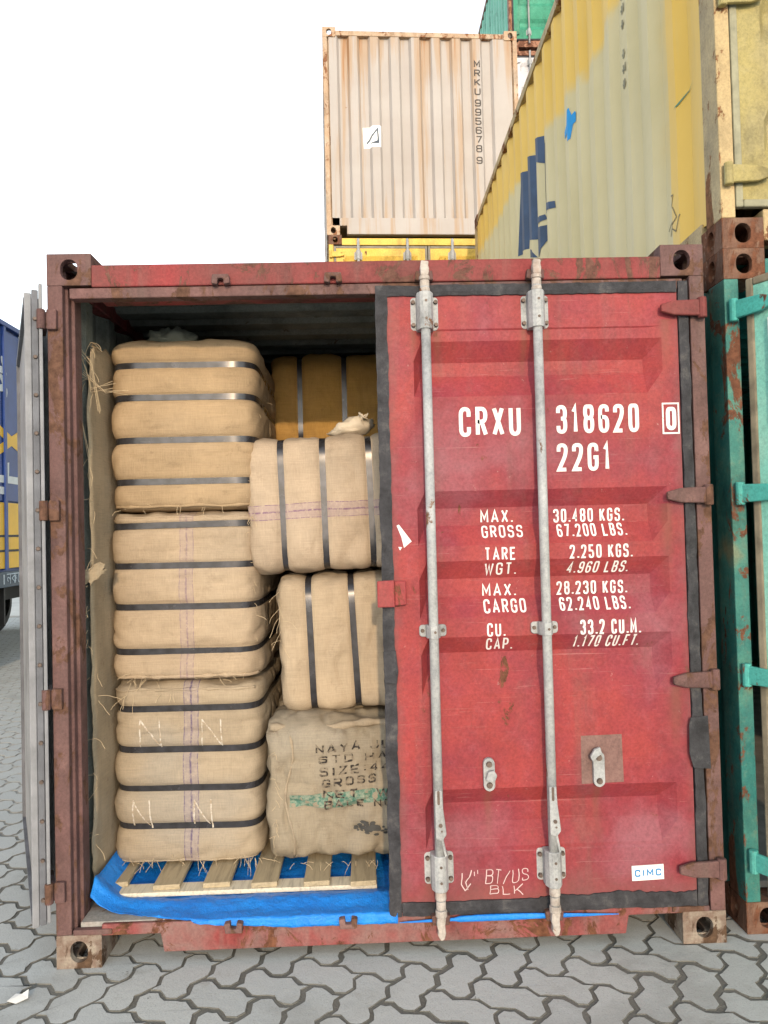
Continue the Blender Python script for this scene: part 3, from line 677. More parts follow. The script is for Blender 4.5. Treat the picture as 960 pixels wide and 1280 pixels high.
LOGO = [[(3.675, 1.999), (3.599, 1.982), (3.369, 1.908), (3.376, 1.798), (3.399, 1.401), (3.409, 1.267), (3.651, 1.316), (3.738, 1.321)] ,
        [(3.357, 1.989), (3.292, 1.978), (3.094, 1.902), (3.061, 1.819), (3.09, 1.386), (3.11, 1.23), (3.381, 1.325), (3.309, 1.366), (3.296, 1.745), (3.376, 1.798)] ,
        [(3.084, 1.921), (3.063, 1.993), (3.011, 1.982), (2.813, 1.911), (2.723, 1.848), (2.683, 1.781), (2.692, 1.639), (2.839, 1.71), (2.95, 1.773), (3.062, 1.815)] ,
        [(2.839, 1.71), (2.692, 1.639), (2.706, 1.348), (2.572, 1.305), (2.564, 1.253), (2.79, 1.314), (2.839, 1.323)] ,
        [(2.855, 1.325), (2.828, 1.279), (3.029, 1.308), (3.057, 1.365)] ,
        [(2.817, 1.231), (2.749, 1.13), (2.849, 1.113), (2.976, 1.041), (3.111, 1.09), (3.088, 1.262), (3.014, 1.282)] ,
        [(3.389, 1.268), (3.208, 1.184), (3.129, 1.092), (3.4, 1.19)] ]
decal('logo', [(q, 0) for q in LOGO], on_ywall, corr_cuts(YP), (), m_navy, yel, .003)
m_bluespray = plain('blue_spray', (.01, .26, .62), .6, .1)
SX, SZ = 2.075, 1.592
decal('spray_mark', [([(SX + .02, SZ - .10), (SX - .02, SZ - .10), (SX - .045, SZ - .02), (SX - .035, SZ + .05), (SX - .012, SZ + .11), (SX + .010, SZ + .10), (SX + .03, SZ + .0)], 0), ([(SX - .075, SZ + .045), (SX - .06, SZ + .06), (SX + .07, SZ - .01), (SX + .095, SZ - .05), (SX + .06, SZ - .055), (SX - .07, SZ - .01)], 1)], on_ywall, corr_cuts(YP), (), m_bluespray, yel, .003)
decal('paint_smear', [([(.30, .83), (.39, .775), (.42, .77), (.33, .815)], 0)], on_ywall, corr_cuts(YP), (), plain('green_smear', (.10, .24, .16), .6, .3), yel, .003)
scr = []
for path in ([(.60, .30), (.55, .34), (.58, .27)], [(.47, .36), (.43, .30), (.50, .28), (.44, .24), (.40, .30)], [(.52, .42), (.46, .41), (.48, .36)]):
    scr += [([tuple(p) for p in f], 0) for f in ribbon([Vector(p) for p in path], .006)]
decal('scrawl', scr, on_ywall, corr_cuts(YP), (), plain('dark_marker', (.24, .20, .12), .8, .3), yel, .003)
random.seed(3)
qs = []
for k in range(13):                                     # small worn vertical row of characters, too worn to read
    z = 2.20 - k * .078
    if k in (9,): continue
    for j in range(2):
        a = 1.02 + random.uniform(-.012, .012) - .012 * j; qs.append(([(a, z), (a - .013, z - .004), (a - .012, z - .05), (a + .002, z - .045)], j))
    qs.append(([(1.03, z - .02), (.99, z - .024), (.99, z - .036), (1.03, z - .032)], 2))
decal('worn_characters', qs, on_ywall, corr_cuts(YP), (), plain('worn_black', (.27, .25, .17), .8, .3), yel, .003)

# beige container on a yellow one behind the red container
BX, BY, BR = .777, 6.478, .047
def beige_mat():
    t = NT('beige_paint'); x = t.xyz()
    c = t.ramp(t.noise(1.6, 5), [(.3, (.335, .305, .285)), (.7, (.385, .36, .345))])
    st = t.noise(3.2, 6, .62, (2.2, 2.2, .10)); hi = t.math('ADD', st, t.math('MULTIPLY', t.smooth(x[2], 1.7, 2.5), .11)); hi = t.math('ADD', hi, t.math('MULTIPLY', t.smooth(x[2], .7, .2), .05))
    c = t.mix(t.math('MULTIPLY', t.smooth(hi, .52, .66), .6), c, (.34, .215, .11))
    c = t.mix(t.math('MULTIPLY', t.smooth(hi, .67, .76), .8), c, (.30, .15, .06))
    rs = t.noise(9, 9, .72, (1, 1, .6)); c = t.mix(t.smooth(rs, .68, .73), c, (.22, .10, .045))
    return t.done(c, .6, t.bump(t.noise(2, 3), .3, .02), 0, .3)
m_beige = beige_mat()
m_beige_old = paint('beige_paint', [(.46, .40, .35), (.52, .46, .41), (.48, .44, .42)], rust=.30, scale=1.6, dirt=.3, dirtcol=(.36, .20, .09), rustcol=(.28, .12, .04), streak=1)
m_beigefr = paint('beige_frame_paint', [(.46, .37, .28), (.38, .26, .17), (.50, .42, .34)], rust=.43, scale=3, dirt=.5, dirtcol=(.30, .17, .08), rustcol=(.22, .10, .05))
beige = tag(empty('shipping_container', (BX, BY, 2 * CH), BR), 'rust streaked beige container at the top behind the red one', 'container', 'shipping containers in the yard')
mbg = dict(frame=m_beigefr, post=m_beigefr, wall=m_beige, casting=m_beigefr, end=m_beige)
shell(beige, mbg); BP = wall_end(beige, mbg)
m_blacktxt = plain('worn_black_lettering', (.06, .05, .045), .7, .4)
def on_bend(u, v, o): return (u, .012 + prof_at(BP, u) - o, v)
for k, ch in enumerate('MRKU9956789'):
    z = 2.215 - k * .116 - (.03 if k > 3 else 0) - (.03 if k > 9 else 0); x = 1.884
    decal('lettering', text_quads(ch, x, x + .078, z - .092, z, .17), on_bend, corr_cuts(BP), (), m_blacktxt, beige, .002)
decal('sticker', [([(.485, 1.10), (.70, 1.105), (.705, 1.375), (.475, 1.36)], 0)], on_bend, corr_cuts(BP), (), plain('sticker_paper', (.78, .79, .80), .6, .05), beige, .003)
q = [([tuple(p) for p in f], 0) for f in ribbon([Vector(p) for p in [(.53, 1.17), (.655, 1.33), (.665, 1.17)]], .020)] + [([(.56, 1.15), (.675, 1.15), (.668, 1.24), (.655, 1.24), (.65, 1.185)], 1), ([(.51, 1.155), (.53, 1.155), (.585, 1.225), (.57, 1.235)], 1)]
decal('sticker_emblem', q, on_bend, corr_cuts(BP), (), plain('emblem_dark', (.05, .07, .10), .6, .1), beige, .005)
m_yel2 = paint('bright_yellow_paint', [(.62, .40, .06), (.66, .45, .10), (.56, .36, .08)], rust=.34, scale=1.5, dirt=.25)
yel2 = tag(empty('shipping_container', (BX + .02, BY, CH), BR), 'yellow container under the beige one, only its door top showing', 'container', 'shipping containers in the yard')
my2 = dict(frame=m_yel2, post=m_yel2, wall=m_yel2, casting=m_rustcast, door=m_yel2, hinge=m_yel2)
shell(yel2, my2); list(door_end(yel2, my2, gasket=plain('grey_seal', (.22, .20, .16), .8, .3)))

# far stack: green over pale grey
m_fgreen = paint('far_green_paint', [(.05, .27, .17), (.04, .22, .14), (.10, .36, .25)], rust=.34, scale=1.4, dirt=.3)
m_fgside = paint('far_light_green_paint', [(.16, .42, .32), (.20, .46, .36)], rust=.3, scale=1.4, dirt=.2)
m_fpost = paint('far_rust_post', [(.22, .10, .06), (.30, .15, .09)], rust=.5, scale=3)
m_fgrey = paint('far_grey_paint', [(.46, .45, .47), (.52, .51, .53)], rust=.32, scale=2, dirt=.3)
FX, FY = 4.05, 11.0
fg = tag(empty('shipping_container', (FX, FY, 4 * CH)), 'green container highest and farthest, cut by the top edge', 'container', 'shipping containers in the yard')
mfg = dict(frame=m_fpost, post=m_fpost, wall=m_fgside, casting=m_fpost, door=m_fgreen, hinge=m_fgreen, end=m_fgreen)
shell(fg, mfg); list(door_end(fg, mfg))
fp = tag(empty('shipping_container', (FX, FY, 3 * CH)), 'pale grey container under the farthest green one, a sliver showing', 'container', 'shipping containers in the yard')
mfp = dict(frame=m_fpost, post=m_fpost, wall=m_fgrey, casting=m_fpost, door=m_fgrey, hinge=m_fgrey, end=m_fgrey)
shell(fp, mfp); list(door_end(fp, mfp))

# ------------------------------------------------------------------ bales
def bale(name, label, base, size, axis, straps, mat, seed, group=None, n_exp=8.5, pinch=.020, lump=.012, cat='bale', taper=0, strap_w=.026, twist=0):
    """Pressed bale: rounded box, squeezed in where each steel band runs. base = centre of its underside."""
    root = tag(empty(name, base), label, cat, group)
    W, D, Hh = size; L, A, B = (Hh, W, D) if axis == 'z' else (W, D, Hh)
    rnd = random.Random(seed); sd = seed * 13.7
    es = [-.95 + 1.90 * i / 100 for i in range(101)]; k = 15.0
    caps = [.94, .90, .82, .70, .5, .25, .0]
    rings = [(-(1 - s_ ** k) ** (1 / k), s_) for s_ in caps[::-1]] + [(e, (1 - abs(e) ** k) ** (1 / k)) for e in es] + [((1 - s_ ** k) ** (1 / k), s_) for s_ in caps]
    N = 190
    def radius(th, t, s_):
        a, b = A / 2 * s_, B / 2 * s_
        if a < 1e-6: return 0
        r = 1 / ((abs(math.cos(th)) / a) ** n_exp + (abs(math.sin(th)) / b) ** n_exp) ** (1 / n_exp)
        if straps:
            dm = min(abs(t - q) for q in straps)
            x = min(1, max(0, (dm - .014) / .07)); r -= pinch * (1 - math.sqrt(max(0, 1 - (1 - x) ** 2))) * min(1, s_ * 1.2)
        return r
    def place(th, t, r, du=0):
        c, s_ = math.cos(th) * r, math.sin(th) * r
        return Vector((c, s_, t + Hh / 2)) if axis == 'z' else Vector((t, c, s_ + Hh / 2))
    vs = []
    for e, s_ in rings:
        t = e * L / 2
        for j in range(N):
            th = 2 * math.pi * j / N; r = radius(th, t, s_); p = place(th, t, r)
            n1 = noise.noise(p * 4.5 + Vector((sd, 0, 0))) + 1.3 * noise.noise(p * 2.1 + Vector((0, 0, sd))); n2 = noise.noise(p * 13 + Vector((0, sd, 0))); n3 = noise.noise(p * 32 + Vector((0, sd, 3)))
            dm = min([abs(t - q) for q in straps], default=1); soft = min(1, .04 + max(0, dm - .012) / .05)
            g = 1 - abs(noise.noise(Vector((p.x * 22, p.y * 22, t * 5 + sd)) if axis == 'z' else Vector((t * 5 + sd, p.y * 22, p.z * 22)))) * 2.2
            n5 = noise.noise(p * 7 + Vector((3, sd, 1))); cr = max(0, 1 - abs(n5) * 7)
            r2 = max(0, r + s_ * soft * (lump * n1 + lump * .75 * n2 + lump * .30 * n3 - lump * .60 * cr) + s_ * .0035 * g * math.exp(-max(0, dm - .014) / .04) * min(1, max(0, dm - .013) / .01)); p = place(th, t, r2)
            if s_ < .95: p += (Vector((0, 0, 1)) if axis == 'z' else Vector((1, 0, 0))) * lump * 1.2 * n2 * (1 if e > 0 or axis == 'x' else 0)
            if p.z < 0: p.z = 0
            vs.append(p)
    M_ = len(rings); fs = [(i * N + j, i * N + (j + 1) % N, (i + 1) * N + (j + 1) % N, (i + 1) * N + j) for i in range(M_ - 1) for j in range(N)]
    mb = MB(); mb.add(vs, fs); body = mb.build('wrapper', mat, root, smooth=True)
    bvh = BVHTree.FromPolygons([Vector(v) for v in mb.v], mb.f)
    for q in straps:
        sv = []; tl = rnd.uniform(-.006, .006)
        for j in range(N):
            th = 2 * math.pi * j / N; r = radius(th, q, 1) + .0015; tt = q + tl * math.cos(th + seed)
            for (dt, dr) in ((-strap_w / 2, -.002), (-strap_w / 2, .0), (strap_w / 2, .0), (strap_w / 2, -.002)): sv.append(place(th, tt + dt, r + dr + .0026))
        sf = [(j * 4 + a, j * 4 + (a + 1) % 4, ((j + 1) % N) * 4 + (a + 1) % 4, ((j + 1) % N) * 4 + a) for j in range(N) for a in range(4)]
        sm = MB().add(sv, sf).build('steel_band', m_strap, root, smooth=True)
        try: sm.data.set_sharp_from_angle(angle=R(50))
        except Exception: pass
    return root, bvh
def threads(root, spots, mat, seed, ln=(.02, .06), r=.0008):
    rnd = random.Random(seed); mb = MB()
    for p in spots:
        p = Vector(p); d = Vector((rnd.uniform(-1, 1), rnd.uniform(-.9, -.1), rnd.uniform(-1.2, .5))).normalized(); L = rnd.uniform(*ln); pts = [p]
        for k in range(6):
            d = (d + Vector((rnd.uniform(-.28, .28), rnd.uniform(-.2, .2), rnd.uniform(-.35, .05)))).normalized(); pts.append(pts[-1] + d * L / 6)
        mb.tube(pts, r, 4)
    o = mb.build('frayed_threads', mat, root, fix=False); o['kind'] = 'stuff'; return o
def front(bvh, o_):
    """Drop a point (u, v) onto the bale's front."""
    def f(u, v, off):
        h, n_, _, _ = bvh.ray_cast(Vector((u, -3, v)), Vector((0, 1, 0)))
        if h is None: return None
        if n_.y > 0: n_ = -n_
        return h + n_ * (off + .0012)
    return f
JUTE = (.375, .290, .200)
PUR = (.11, .055, .14)
m_thread = plain('loose_jute', (.50, .39, .25), .95, .2)
m_b1 = burlap('jute_warm', (.36, .262, .160), .2, None, .25); m_b2 = burlap('jute_striped', JUTE, .25, ('x', .02, .030, PUR, .5), .2, (2, 0, 0))
m_b3 = burlap('jute_greyed', (.335, .270, .190), .95, ('x', .02, .032, (.07, .05, .13), .8), .2, (5, 1, 0)); m_b4 = burlap('jute_banded', (.42, .330, .240), .3, ('z', .266, .034, (.14, .06, .15), .8), .2, (7, 3, 1))
m_b5 = burlap('jute_pale', (.40, .315, .220), .6, None, .2, (3, 8, 2)); m_b6 = burlap('jute_ochre', (.40, .235, .07), .1, None, .2, (1, 2, 9))
GB = 'jute bales stacked inside the red container'
Z0 = .1985
# left stack
x1 = .388
L3, bv3 = bale('jute_bale', 'bottom bale of the left stack, chalked with white N marks', (x1, .85, Z0), (.632, 1.0, .745), 'z', [z - Z0 - .3725 for z in (.358, .512, .670, .838)], m_b3, 31, GB, twist=0)
L2, bv2 = bale('jute_bale', 'middle bale of the left stack with faint purple stripe', (x1 + .003, .855, .945), (.636, 1.0, .700), 'z', [z - .945 - .35 for z in (1.072, 1.255, 1.424, 1.588)], m_b2, 32, GB)
L1, bv1 = bale('jute_bale', 'top bale of the left stack, just under the container roof', (x1 + .004, .86, 1.647), (.632, 1.0, .722), 'z', [z - 1.647 - .361 for z in (1.770, 1.942, 2.118, 2.258)], m_b1, 33, GB)
# right column
R3, bs3 = bale('jute_sack', 'grey jute sack with black stencilled lettering and green stripe', (1.10, .80, Z0), (.76, 1.0, .585), 'x', [], burlap('sack_jute', (.285, .240, .175), .8, None, .3, (4, 4, 0)), 41, None, 7.0, 0, .024, 'sack')
R2, bv5 = bale('jute_bale', 'lower upright banded bale resting on the lettered sack', (1.175, .90, .785), (.80, 1.0, .590), 'x', [x - 1.175 for x in (.912, 1.098, 1.285, 1.46)], m_b5, 42, GB)
R1, bv4 = bale('jute_bale', 'upper upright banded bale with purple stripe beside the left stack', (1.115, .87, 1.376), (.92, 1.0, .592), 'x', [x - 1.115 for x in (.808, .985, 1.178, 1.37)], m_b4, 43, GB)
R0, bv6 = bale('jute_bale', 'ochre bale deep in the shade at the back under the roof', (1.17, 1.60, 1.975), (1.0, .90, .515), 'x', [x - 1.17 for x in (.824, 1.057, 1.29, 1.50)], m_b6, 44, GB)
R2.rotation_euler.y = -.035; R1.rotation_euler.y = -.022; R2.rotation_euler.z = .01; L2.rotation_euler.z = -.012; L1.rotation_euler.z = .015; L3.rotation_euler.y = .008
random.seed(11)
threads(L1, [(-.27 + .54 * random.random(), -.49 + random.uniform(-.01, .03), .02 + random.uniform(-.015, .02)) for _ in range(12)] + [(.30, -.40 + random.uniform(0, .3), random.uniform(.02, .66)) for _ in range(14)], m_thread, 1)
threads(L2, [(-.27 + .54 * random.random(), -.49, .02 + random.uniform(-.02, .02)) for _ in range(16)] + [(.29, -.44, random.uniform(.02, .66)) for _ in range(8)], m_thread, 2)
threads(L3, [(-.26 + .54 * random.random(), -.48, .03 + random.uniform(-.02, .02)) for _ in range(24)] + [(-.24 + .2 * random.random(), -.50, .70) for _ in range(7)] + [(.2 + .1 * random.random(), -.48, .02) for _ in range(10)], m_thread, 3, (.03, .09))
threads(R1, [(-.44, -.47, random.uniform(.02, .5)) for _ in range(20)] + [(-.43, -.49, .25) for _ in range(8)], m_thread, 4)
threads(R2, [(-.385, -.48, random.uniform(.3, .57)) for _ in range(12)], m_thread, 5, (.04, .10))
threads(R3, [(-.34, -.50, random.uniform(.05, .5)) for _ in range(14)] + [(random.uniform(-.33, .1), -.50, .02) for _ in range(14)], m_thread, 6, (.02, .07))
def seam_fold(root, bvh, z, x0, x1, seed, mat, r=.008):
    mb = MB(); pts = []; rr = []
    for k in range(60):
        x = x0 + (x1 - x0) * k / 59; zz = z + .006 * noise.noise(Vector((x * 9, seed, 0))); h, n_, _, _ = bvh.ray_cast(Vector((x, -3, zz)), Vector((0, 1, 0)))
        if h is None: continue
        pts.append(h + Vector((0, .001, 0))); rr.append(max(.002, r * (.8 + .7 * noise.noise(Vector((x * 25, seed, 5))))))
    mb.tube(pts, rr, 8); mb.build('seam_fold', mat, root, smooth=True)
seam_fold(L1, bv1, .022, -.30, .29, 1, m_b1); seam_fold(L2, bv2, .024, -.29, .30, 2, m_b2, .010); seam_fold(L2, bv2, .678, -.28, .28, 4, m_b2, .006); seam_fold(L3, bv3, .715, -.30, .28, 3, m_b3); seam_fold(L3, bv3, .022, -.28, .28, 5, m_b3, .006)
# chalk N marks and stencils
t = NT('white_chalk'); m_chalk = t.done(t.mix(t.smooth(t.noise(70, 4, .6), .40, .62), (.55, .51, .45), (.34, .27, .19)), .95, None, 0, .1)
def strokes(paths, w): return [([tuple(p) for p in f], k) for k, path in enumerate(paths) for f in ribbon([Vector(p) for p in path], w)]
G1 = [i * .02 - .5 for i in range(51)]
def NN(x, z, w, h): return [[(x, z), (x + .004, z + h)], [(x + .002, z + h), (x + w, z)], [(x + w, z), (x + w - .008, z + h)]]
for args in ((-.185, .485, .085, .115), (.065, .485, .085, .11), (-.215, .155, .075, .118), (.03, .15, .075, .118)):
    decal('chalk_mark', [([(p[0] + .004 * noise.noise(Vector((p[0] * 40, p[1] * 40, 3))), p[1]) for p in q_], l_) for q_, l_ in strokes(NN(*args), .0052)], front(bv3, L3), [], [i * .015 for i in range(55)], m_chalk, L3)
t = NT('stencil_ink'); m_sten = t.done(t.mix(t.smooth(t.noise(55, 4, .6), .44, .6), (.035, .03, .028), (.22, .185, .14)), .95, None, 0, .1)
sten = []
for txt, a, b, z, h in (('NAYA JU', .925, 1.225, .655, .036), ('STD HANK', .935, 1.32, .610, .034), ('SIZE:44', .940, 1.225, .566, .034), ('GROSS WT', .948, 1.30, .520, .035), ('NET  WT', .950, 1.27, .470, .034), ('BALE NOS', .955, 1.27, .428, .034)):
    rr = random.Random(hash(txt) % 1000 if False else len(txt) * 7 + int(z * 1000))
    for q, li in text_quads(txt, a, b, z, z + h, .2):
        sten.append(([(p[0] - 1.10, p[1] - Z0 + .035 * (p[0] - .93)) for p in q], li))
decal('stencilled_lettering', sten, front(bs3, R3), [], [i * .012 for i in range(45)], m_sten, R3, .0032)
t = NT('woven_green_stripe')
w_ = t.noise(60, 4, .7)
m_gst = t.done(t.mix(t.smooth(w_, .35, .7), (.06, .16, .12), (.27, .30, .23)), .95, t.bump(w_, .3, .003), 0, .1)
band = [([(a, .232 + .05 * (a + .28) + .01 * math.sin(a * 19)), (a + .03, .232 + .05 * (a + .31) + .01 * math.sin(a * 19 + .57)), (a + .03, .290 + .05 * (a + .31)), (a, .290 + .05 * (a + .28))], 0) for a in [-.285 + .03 * i for i in range(19)]]
decal('green_stripe', band, front(bs3, R3), [], [i * .012 for i in range(45)], m_gst, R3, .0004)
t = NT('ink_smudge'); m_smudge = t.done((.075, .075, .072), .9, None, 0, .1)
sm = []
for k in range(46):
    a = random.gauss(0, .030); b = random.gauss(0, .013); r = random.uniform(.003, .009)
    sm.append(([(.035 + a + r * 1.6 * math.cos(j * 1.05), .152 + b + r * math.sin(j * 1.05)) for j in range(6)], k % 5))
decal('ink_smudge', sm, front(bs3, R3), [], [], m_smudge, R3)
# rolled hem of the sack and its side seam
hem = MB(); pts = []
for k in range(30):
    x = -.36 + .72 * k / 29; pts.append((x, -.455 + .008 * math.sin(x * 21), .553 + .009 * math.sin(x * 13 + 1)))
hem.tube(pts, [.015 + .004 * math.sin(k * 1.7) for k in range(30)], 8); hem.build('rolled_hem', burlap('hem_jute', (.31, .255, .185), .5), R3, smooth=True)
seam = MB(); pts = []
for k in range(24):
    z = .03 + .50 * k / 23; h, n_, _, _ = bs3.ray_cast(Vector((-.285 + .018 * math.sin(z * 17), -3, z)), Vector((0, 1, 0)))
    if h is not None: pts.append(h + Vector((0, -.001, 0)))
seam.tube(pts, [.005 + .002 * math.sin(k * 2.1) for k in range(len(pts))], 6); seam.build('side_seam', burlap('seam_jute', (.32, .26, .185), .4), R3, smooth=True)

# ------------------------------------------------------------------ pallet, tarpaulin, liner, odds and ends
pal = tag(empty('wooden_pallet', (.64, .675, .158)), 'low wooden pallet of spaced slats under the bales, on blue tarpaulin', 'pallet')
px, py, pz = .64, .6, .160
for y0, y1, m_ in ((.105, .185, m_wood_new), (.62, .70, m_wood), (1.18, 1.26, m_wood)):
    MB().box(.13 - px, 1.158 - px, y0 - py, y1 - py, .003, .020).build('bottom_board', m_, pal, bevel=.002)
for k, (a, b, y0, dx) in enumerate(((.115, .185, .155, -.035), (.293, .395, .118, -.012), (.484, .588, .122, -.004), (.672, .772, .108, .004), (.875, .975, .102, .0), (1.056, 1.156, .088, .003), (1.24, 1.34, .10, 0))):
    mb = MB(); z0, z1 = .0205, .0400
    mb.add([(a - px, y0 - py, z0), (b - px, y0 - py + .006, z0), (b + dx - px, 1.28 - py, z0), (a + dx - px, 1.28 - py, z0), (a - px, y0 - py, z1), (b - px, y0 - py + .006, z1), (b + dx - px, 1.28 - py, z1), (a + dx - px, 1.28 - py, z1)],
           [(0, 3, 2, 1), (4, 5, 6, 7), (0, 1, 5, 4), (1, 2, 6, 5), (2, 3, 7, 6), (3, 0, 4, 7)])
    mb.build('slat', m_wood, pal, bevel=.003)
def tarp():
    root = tag(empty('tarpaulin', (0, 0, .15)), 'bright blue plastic tarpaulin spread under the pallet and over the sill', 'tarpaulin')
    # cross-section lines from the wall (u = 0) to behind the right door; v from back to the hanging hem
    nu, nv = 90, 40; vs = []
    for i in range(nu + 1):
        u = i / nu; x = .105 + 1.125 * u
        drop = max(0, min(1, (x - .30) / .55)); rise = max(0, 1 - (x - .105) / .10)
        for j in range(nv + 1):
            v = j / nv
            y_front = .015 - .022 * min(1, drop * 1.4) + (.10 * max(0, 1 - (x - .10) / .5))
            y_hem = -.004 + .10 * max(0, 1 - (x - .10) / .42); y_in = .20
            if v < .5: y = 1.2 + (y_in - 1.2) * (v / .5); z = .1565
            elif v < .9:
                w = (v - .5) / .4; y = y_in + (y_hem - y_in) * w; z = .1575 + .016 * math.sin(min(1, w * 1.3) * math.pi) ** 2 * (.6 + .4 * drop)
            else:
                w = (v - .9) / .1; y = y_hem - .004 * w; z = .1575 - .036 * drop * w
            z += rise ** 1.5 * .095 * (1 if y > .14 else max(0, (y - .06) / .08 * .7 + .3)); xx = x - .015 * rise
            nz = noise.noise(Vector((x * 9, y * 6, v * 4))) * .5 + noise.noise(Vector((x * 27, y * 21, v * 8))) * .3
            if v > .5 or rise > 0: z += (.009 * nz + .004 * noise.noise(Vector((x * 60, y * 45, 3)))) * (1 if v < .9 else .6); y += .005 * noise.noise(Vector((x * 40, v * 20, 9))) * (v > .8)
            y = min(y, 1.2); z = max(z, .1555) if y > -.001 else z
            vs.append((xx, y, z - .15))
    fs = [(i * (nv + 1) + j, i * (nv + 1) + j + 1, (i + 1) * (nv + 1) + j + 1, (i + 1) * (nv + 1) + j) for i in range(nu) for j in range(nv)]
    o = MB().add(vs, fs).build('sheet', m_tarp, root, smooth=True, fix=False); s = o.modifiers.new('thick', 'SOLIDIFY'); s.thickness = .0012
    vs = []; n = 40                                                        # the fold squeezed out under the closed door
    for i in range(n + 1):
        x = 1.235 + .80 * i / n; w = math.sin(math.pi * min(1, max(0, i / n)) ** .8); h = .009 * w * (1 if x > 1.45 else .55) + .001
        c = .139 - .150 + .004 * math.sin(x * 5) + .004 * (x - 1.6)
        for a in range(8):
            th = 2 * math.pi * a / 8; vs.append((x, -.012 + .007 * math.cos(th) * max(.2, w) + .003 * noise.noise(Vector((x * 20, a, 0))), c - .012 + h * math.sin(th) * 1.25))
    fs = [(i * 8 + a, i * 8 + (a + 1) % 8, (i + 1) * 8 + (a + 1) % 8, (i + 1) * 8 + a) for i in range(n) for a in range(8)]
    MB().add(vs, fs).build('squeezed_fold', m_tarp, root, smooth=True)
tarp()
def liner():
    m_l = burlap('liner_jute', (.33, .265, .18), .4, None, .3, (6, 6, 6))
    root = tag(empty('jute_liner', (.085, .45, .16)), 'ragged tan jute sheet hanging between the left stack and wall', 'liner')
    nz_, ny = 70, 16; vs = []
    for i in range(nz_ + 1):
        z = .02 + 2.16 * i / nz_
        for j in range(ny + 1):
            v = j / ny; edge = -.245 + .03 * noise.noise(Vector((z * 7, 3, 0))) + .012 * noise.noise(Vector((z * 31, 8, 0))) + (.05 * max(0, z - 1.9) / .25)
            y = edge + (.5 - edge) * v
            x = .004 + .012 * noise.noise(Vector((z * 3, y * 5, 4))) - .018 * (1 - v) ** 2
            top = -.10 * max(0, z - 2.0) * abs(noise.noise(Vector((y * 16, 0, 5)))) * 6
            vs.append((x, y, z + (top if i == nz_ else 0)))
    fs = [(i * (ny + 1) + j, i * (ny + 1) + j + 1, (i + 1) * (ny + 1) + j + 1, (i + 1) * (ny + 1) + j) for i in range(nz_) for j in range(ny)]
    o = MB().add(vs, fs).build('sheet', m_l, root, smooth=True, fix=False); s = o.modifiers.new('thick', 'SOLIDIFY'); s.thickness = .004
    mb = MB(); vs = []                                                       # torn flap
    for i in range(9):
        for j in range(7):
            u_, v_ = i / 8 - .5, j / 6 - .5; w_ = .5 + .5 * (1 - abs(u_) * 1.6); q_ = noise.noise(Vector((u_ * 5, v_ * 5, 2)))
            vs.append((.004 + .065 * u_ * (1 + .4 * q_), -.262 + .05 * u_ + .022 * q_, 1.25 + .07 * v_ * w_ + .035 * u_ + .014 * noise.noise(Vector((u_ * 11, v_ * 11, 4)))))
    mb.add(vs, [(i * 7 + j, i * 7 + j + 1, i * 7 + 8 + j, i * 7 + 7 + j) for i in range(8) for j in range(6)]); f_ = mb.build('torn_flap', m_l, root, smooth=True, fix=False); s = f_.modifiers.new('thick', 'SOLIDIFY'); s.thickness = .003
    rnd = random.Random(5)
    threads(root, [(-.015 + rnd.uniform(-.01, .02), -.25 + rnd.uniform(-.01, .02), rnd.uniform(.2, 2.1)) for _ in range(26)] + [(-.01, -.22, rnd.uniform(2.0, 2.17)) for _ in range(12)] + [(-.02, -.27, rnd.uniform(.95, 1.2)) for _ in range(12)], m_thread, 8, (.03, .10), .0009)
    mb = MB()
    for p in ([(-.06, -.30, 2.17), (-.02, -.26, 2.05), (.0, -.23, 1.98), (.06, -.18, 2.0)], [(-.055, -.30, 2.18), (-.035, -.28, 1.9), (-.01, -.25, 1.7)], [(-.03, -.27, 2.02), (.03, -.2, 1.96), (.10, -.12, 1.97)], [(-.05, -.29, 2.15), (.0, -.24, 2.08), (.02, -.2, 1.9)]):
        for q in range(3):
            mb.tube([(a + rnd.uniform(-.012, .012), b + rnd.uniform(-.01, .01), c + rnd.uniform(-.02, .02)) for a, b, c in p], .0011, 4)
    o = mb.build('frayed_rope', m_thread, root, fix=False); o['kind'] = 'stuff'
liner()
def lumpy(name, label, cat, loc, size, mat, seed, knot=None):
    root = tag(empty(name, loc), label, cat); mb = MB(); nu, nv = 36, 20; vs = []
    for j in range(nv + 1):
        ph = math.pi * j / nv
        for i in range(nu):
            th = 2 * math.pi * i / nu; p = Vector((math.sin(ph) * math.cos(th), math.sin(ph) * math.sin(th), math.cos(ph)))
            k = 1 + .28 * noise.noise(p * 2.2 + Vector((seed, 0, 0))) + .13 * noise.noise(p * 6 + Vector((0, seed, 0)))
            x = p.x * size[0] * k; z = (p.z * .5 + .5) * size[2] * k
            if knot: z *= .45 + .55 * max(0, min(1, (x / size[0] + .9) / 1.3))
            vs.append((x, p.y * size[1] * k, max(0, z)))
    mb.add(vs, [(j * nu + i, j * nu + (i + 1) % nu, (j + 1) * nu + (i + 1) % nu, (j + 1) * nu + i) for j in range(nv) for i in range(nu)])
    mb.build('cloth', mat, root, smooth=True)
    if knot:
        mb = MB(); rnd = random.Random(seed)
        for q in range(7):
            p = Vector(knot); mb.tube([p, p + Vector((rnd.uniform(-.01, .025), rnd.uniform(-.02, 0), rnd.uniform(-.01, .02))), p + Vector((rnd.uniform(.0, .04), rnd.uniform(-.03, .0), rnd.uniform(-.02, .025)))], [.006, .005, .003], 6)
        mb.build('knot', mat, root, smooth=True)
    return root
lumpy('cloth_bundle', 'white knotted cloth bundle on top of the upper right bale', 'bundle', (1.085, .62, 1.965), (.10, .085, .100), plain('white_cloth', (.56, .49, .39), .9, .12, 8), 3.3, (.055, -.055, .085))
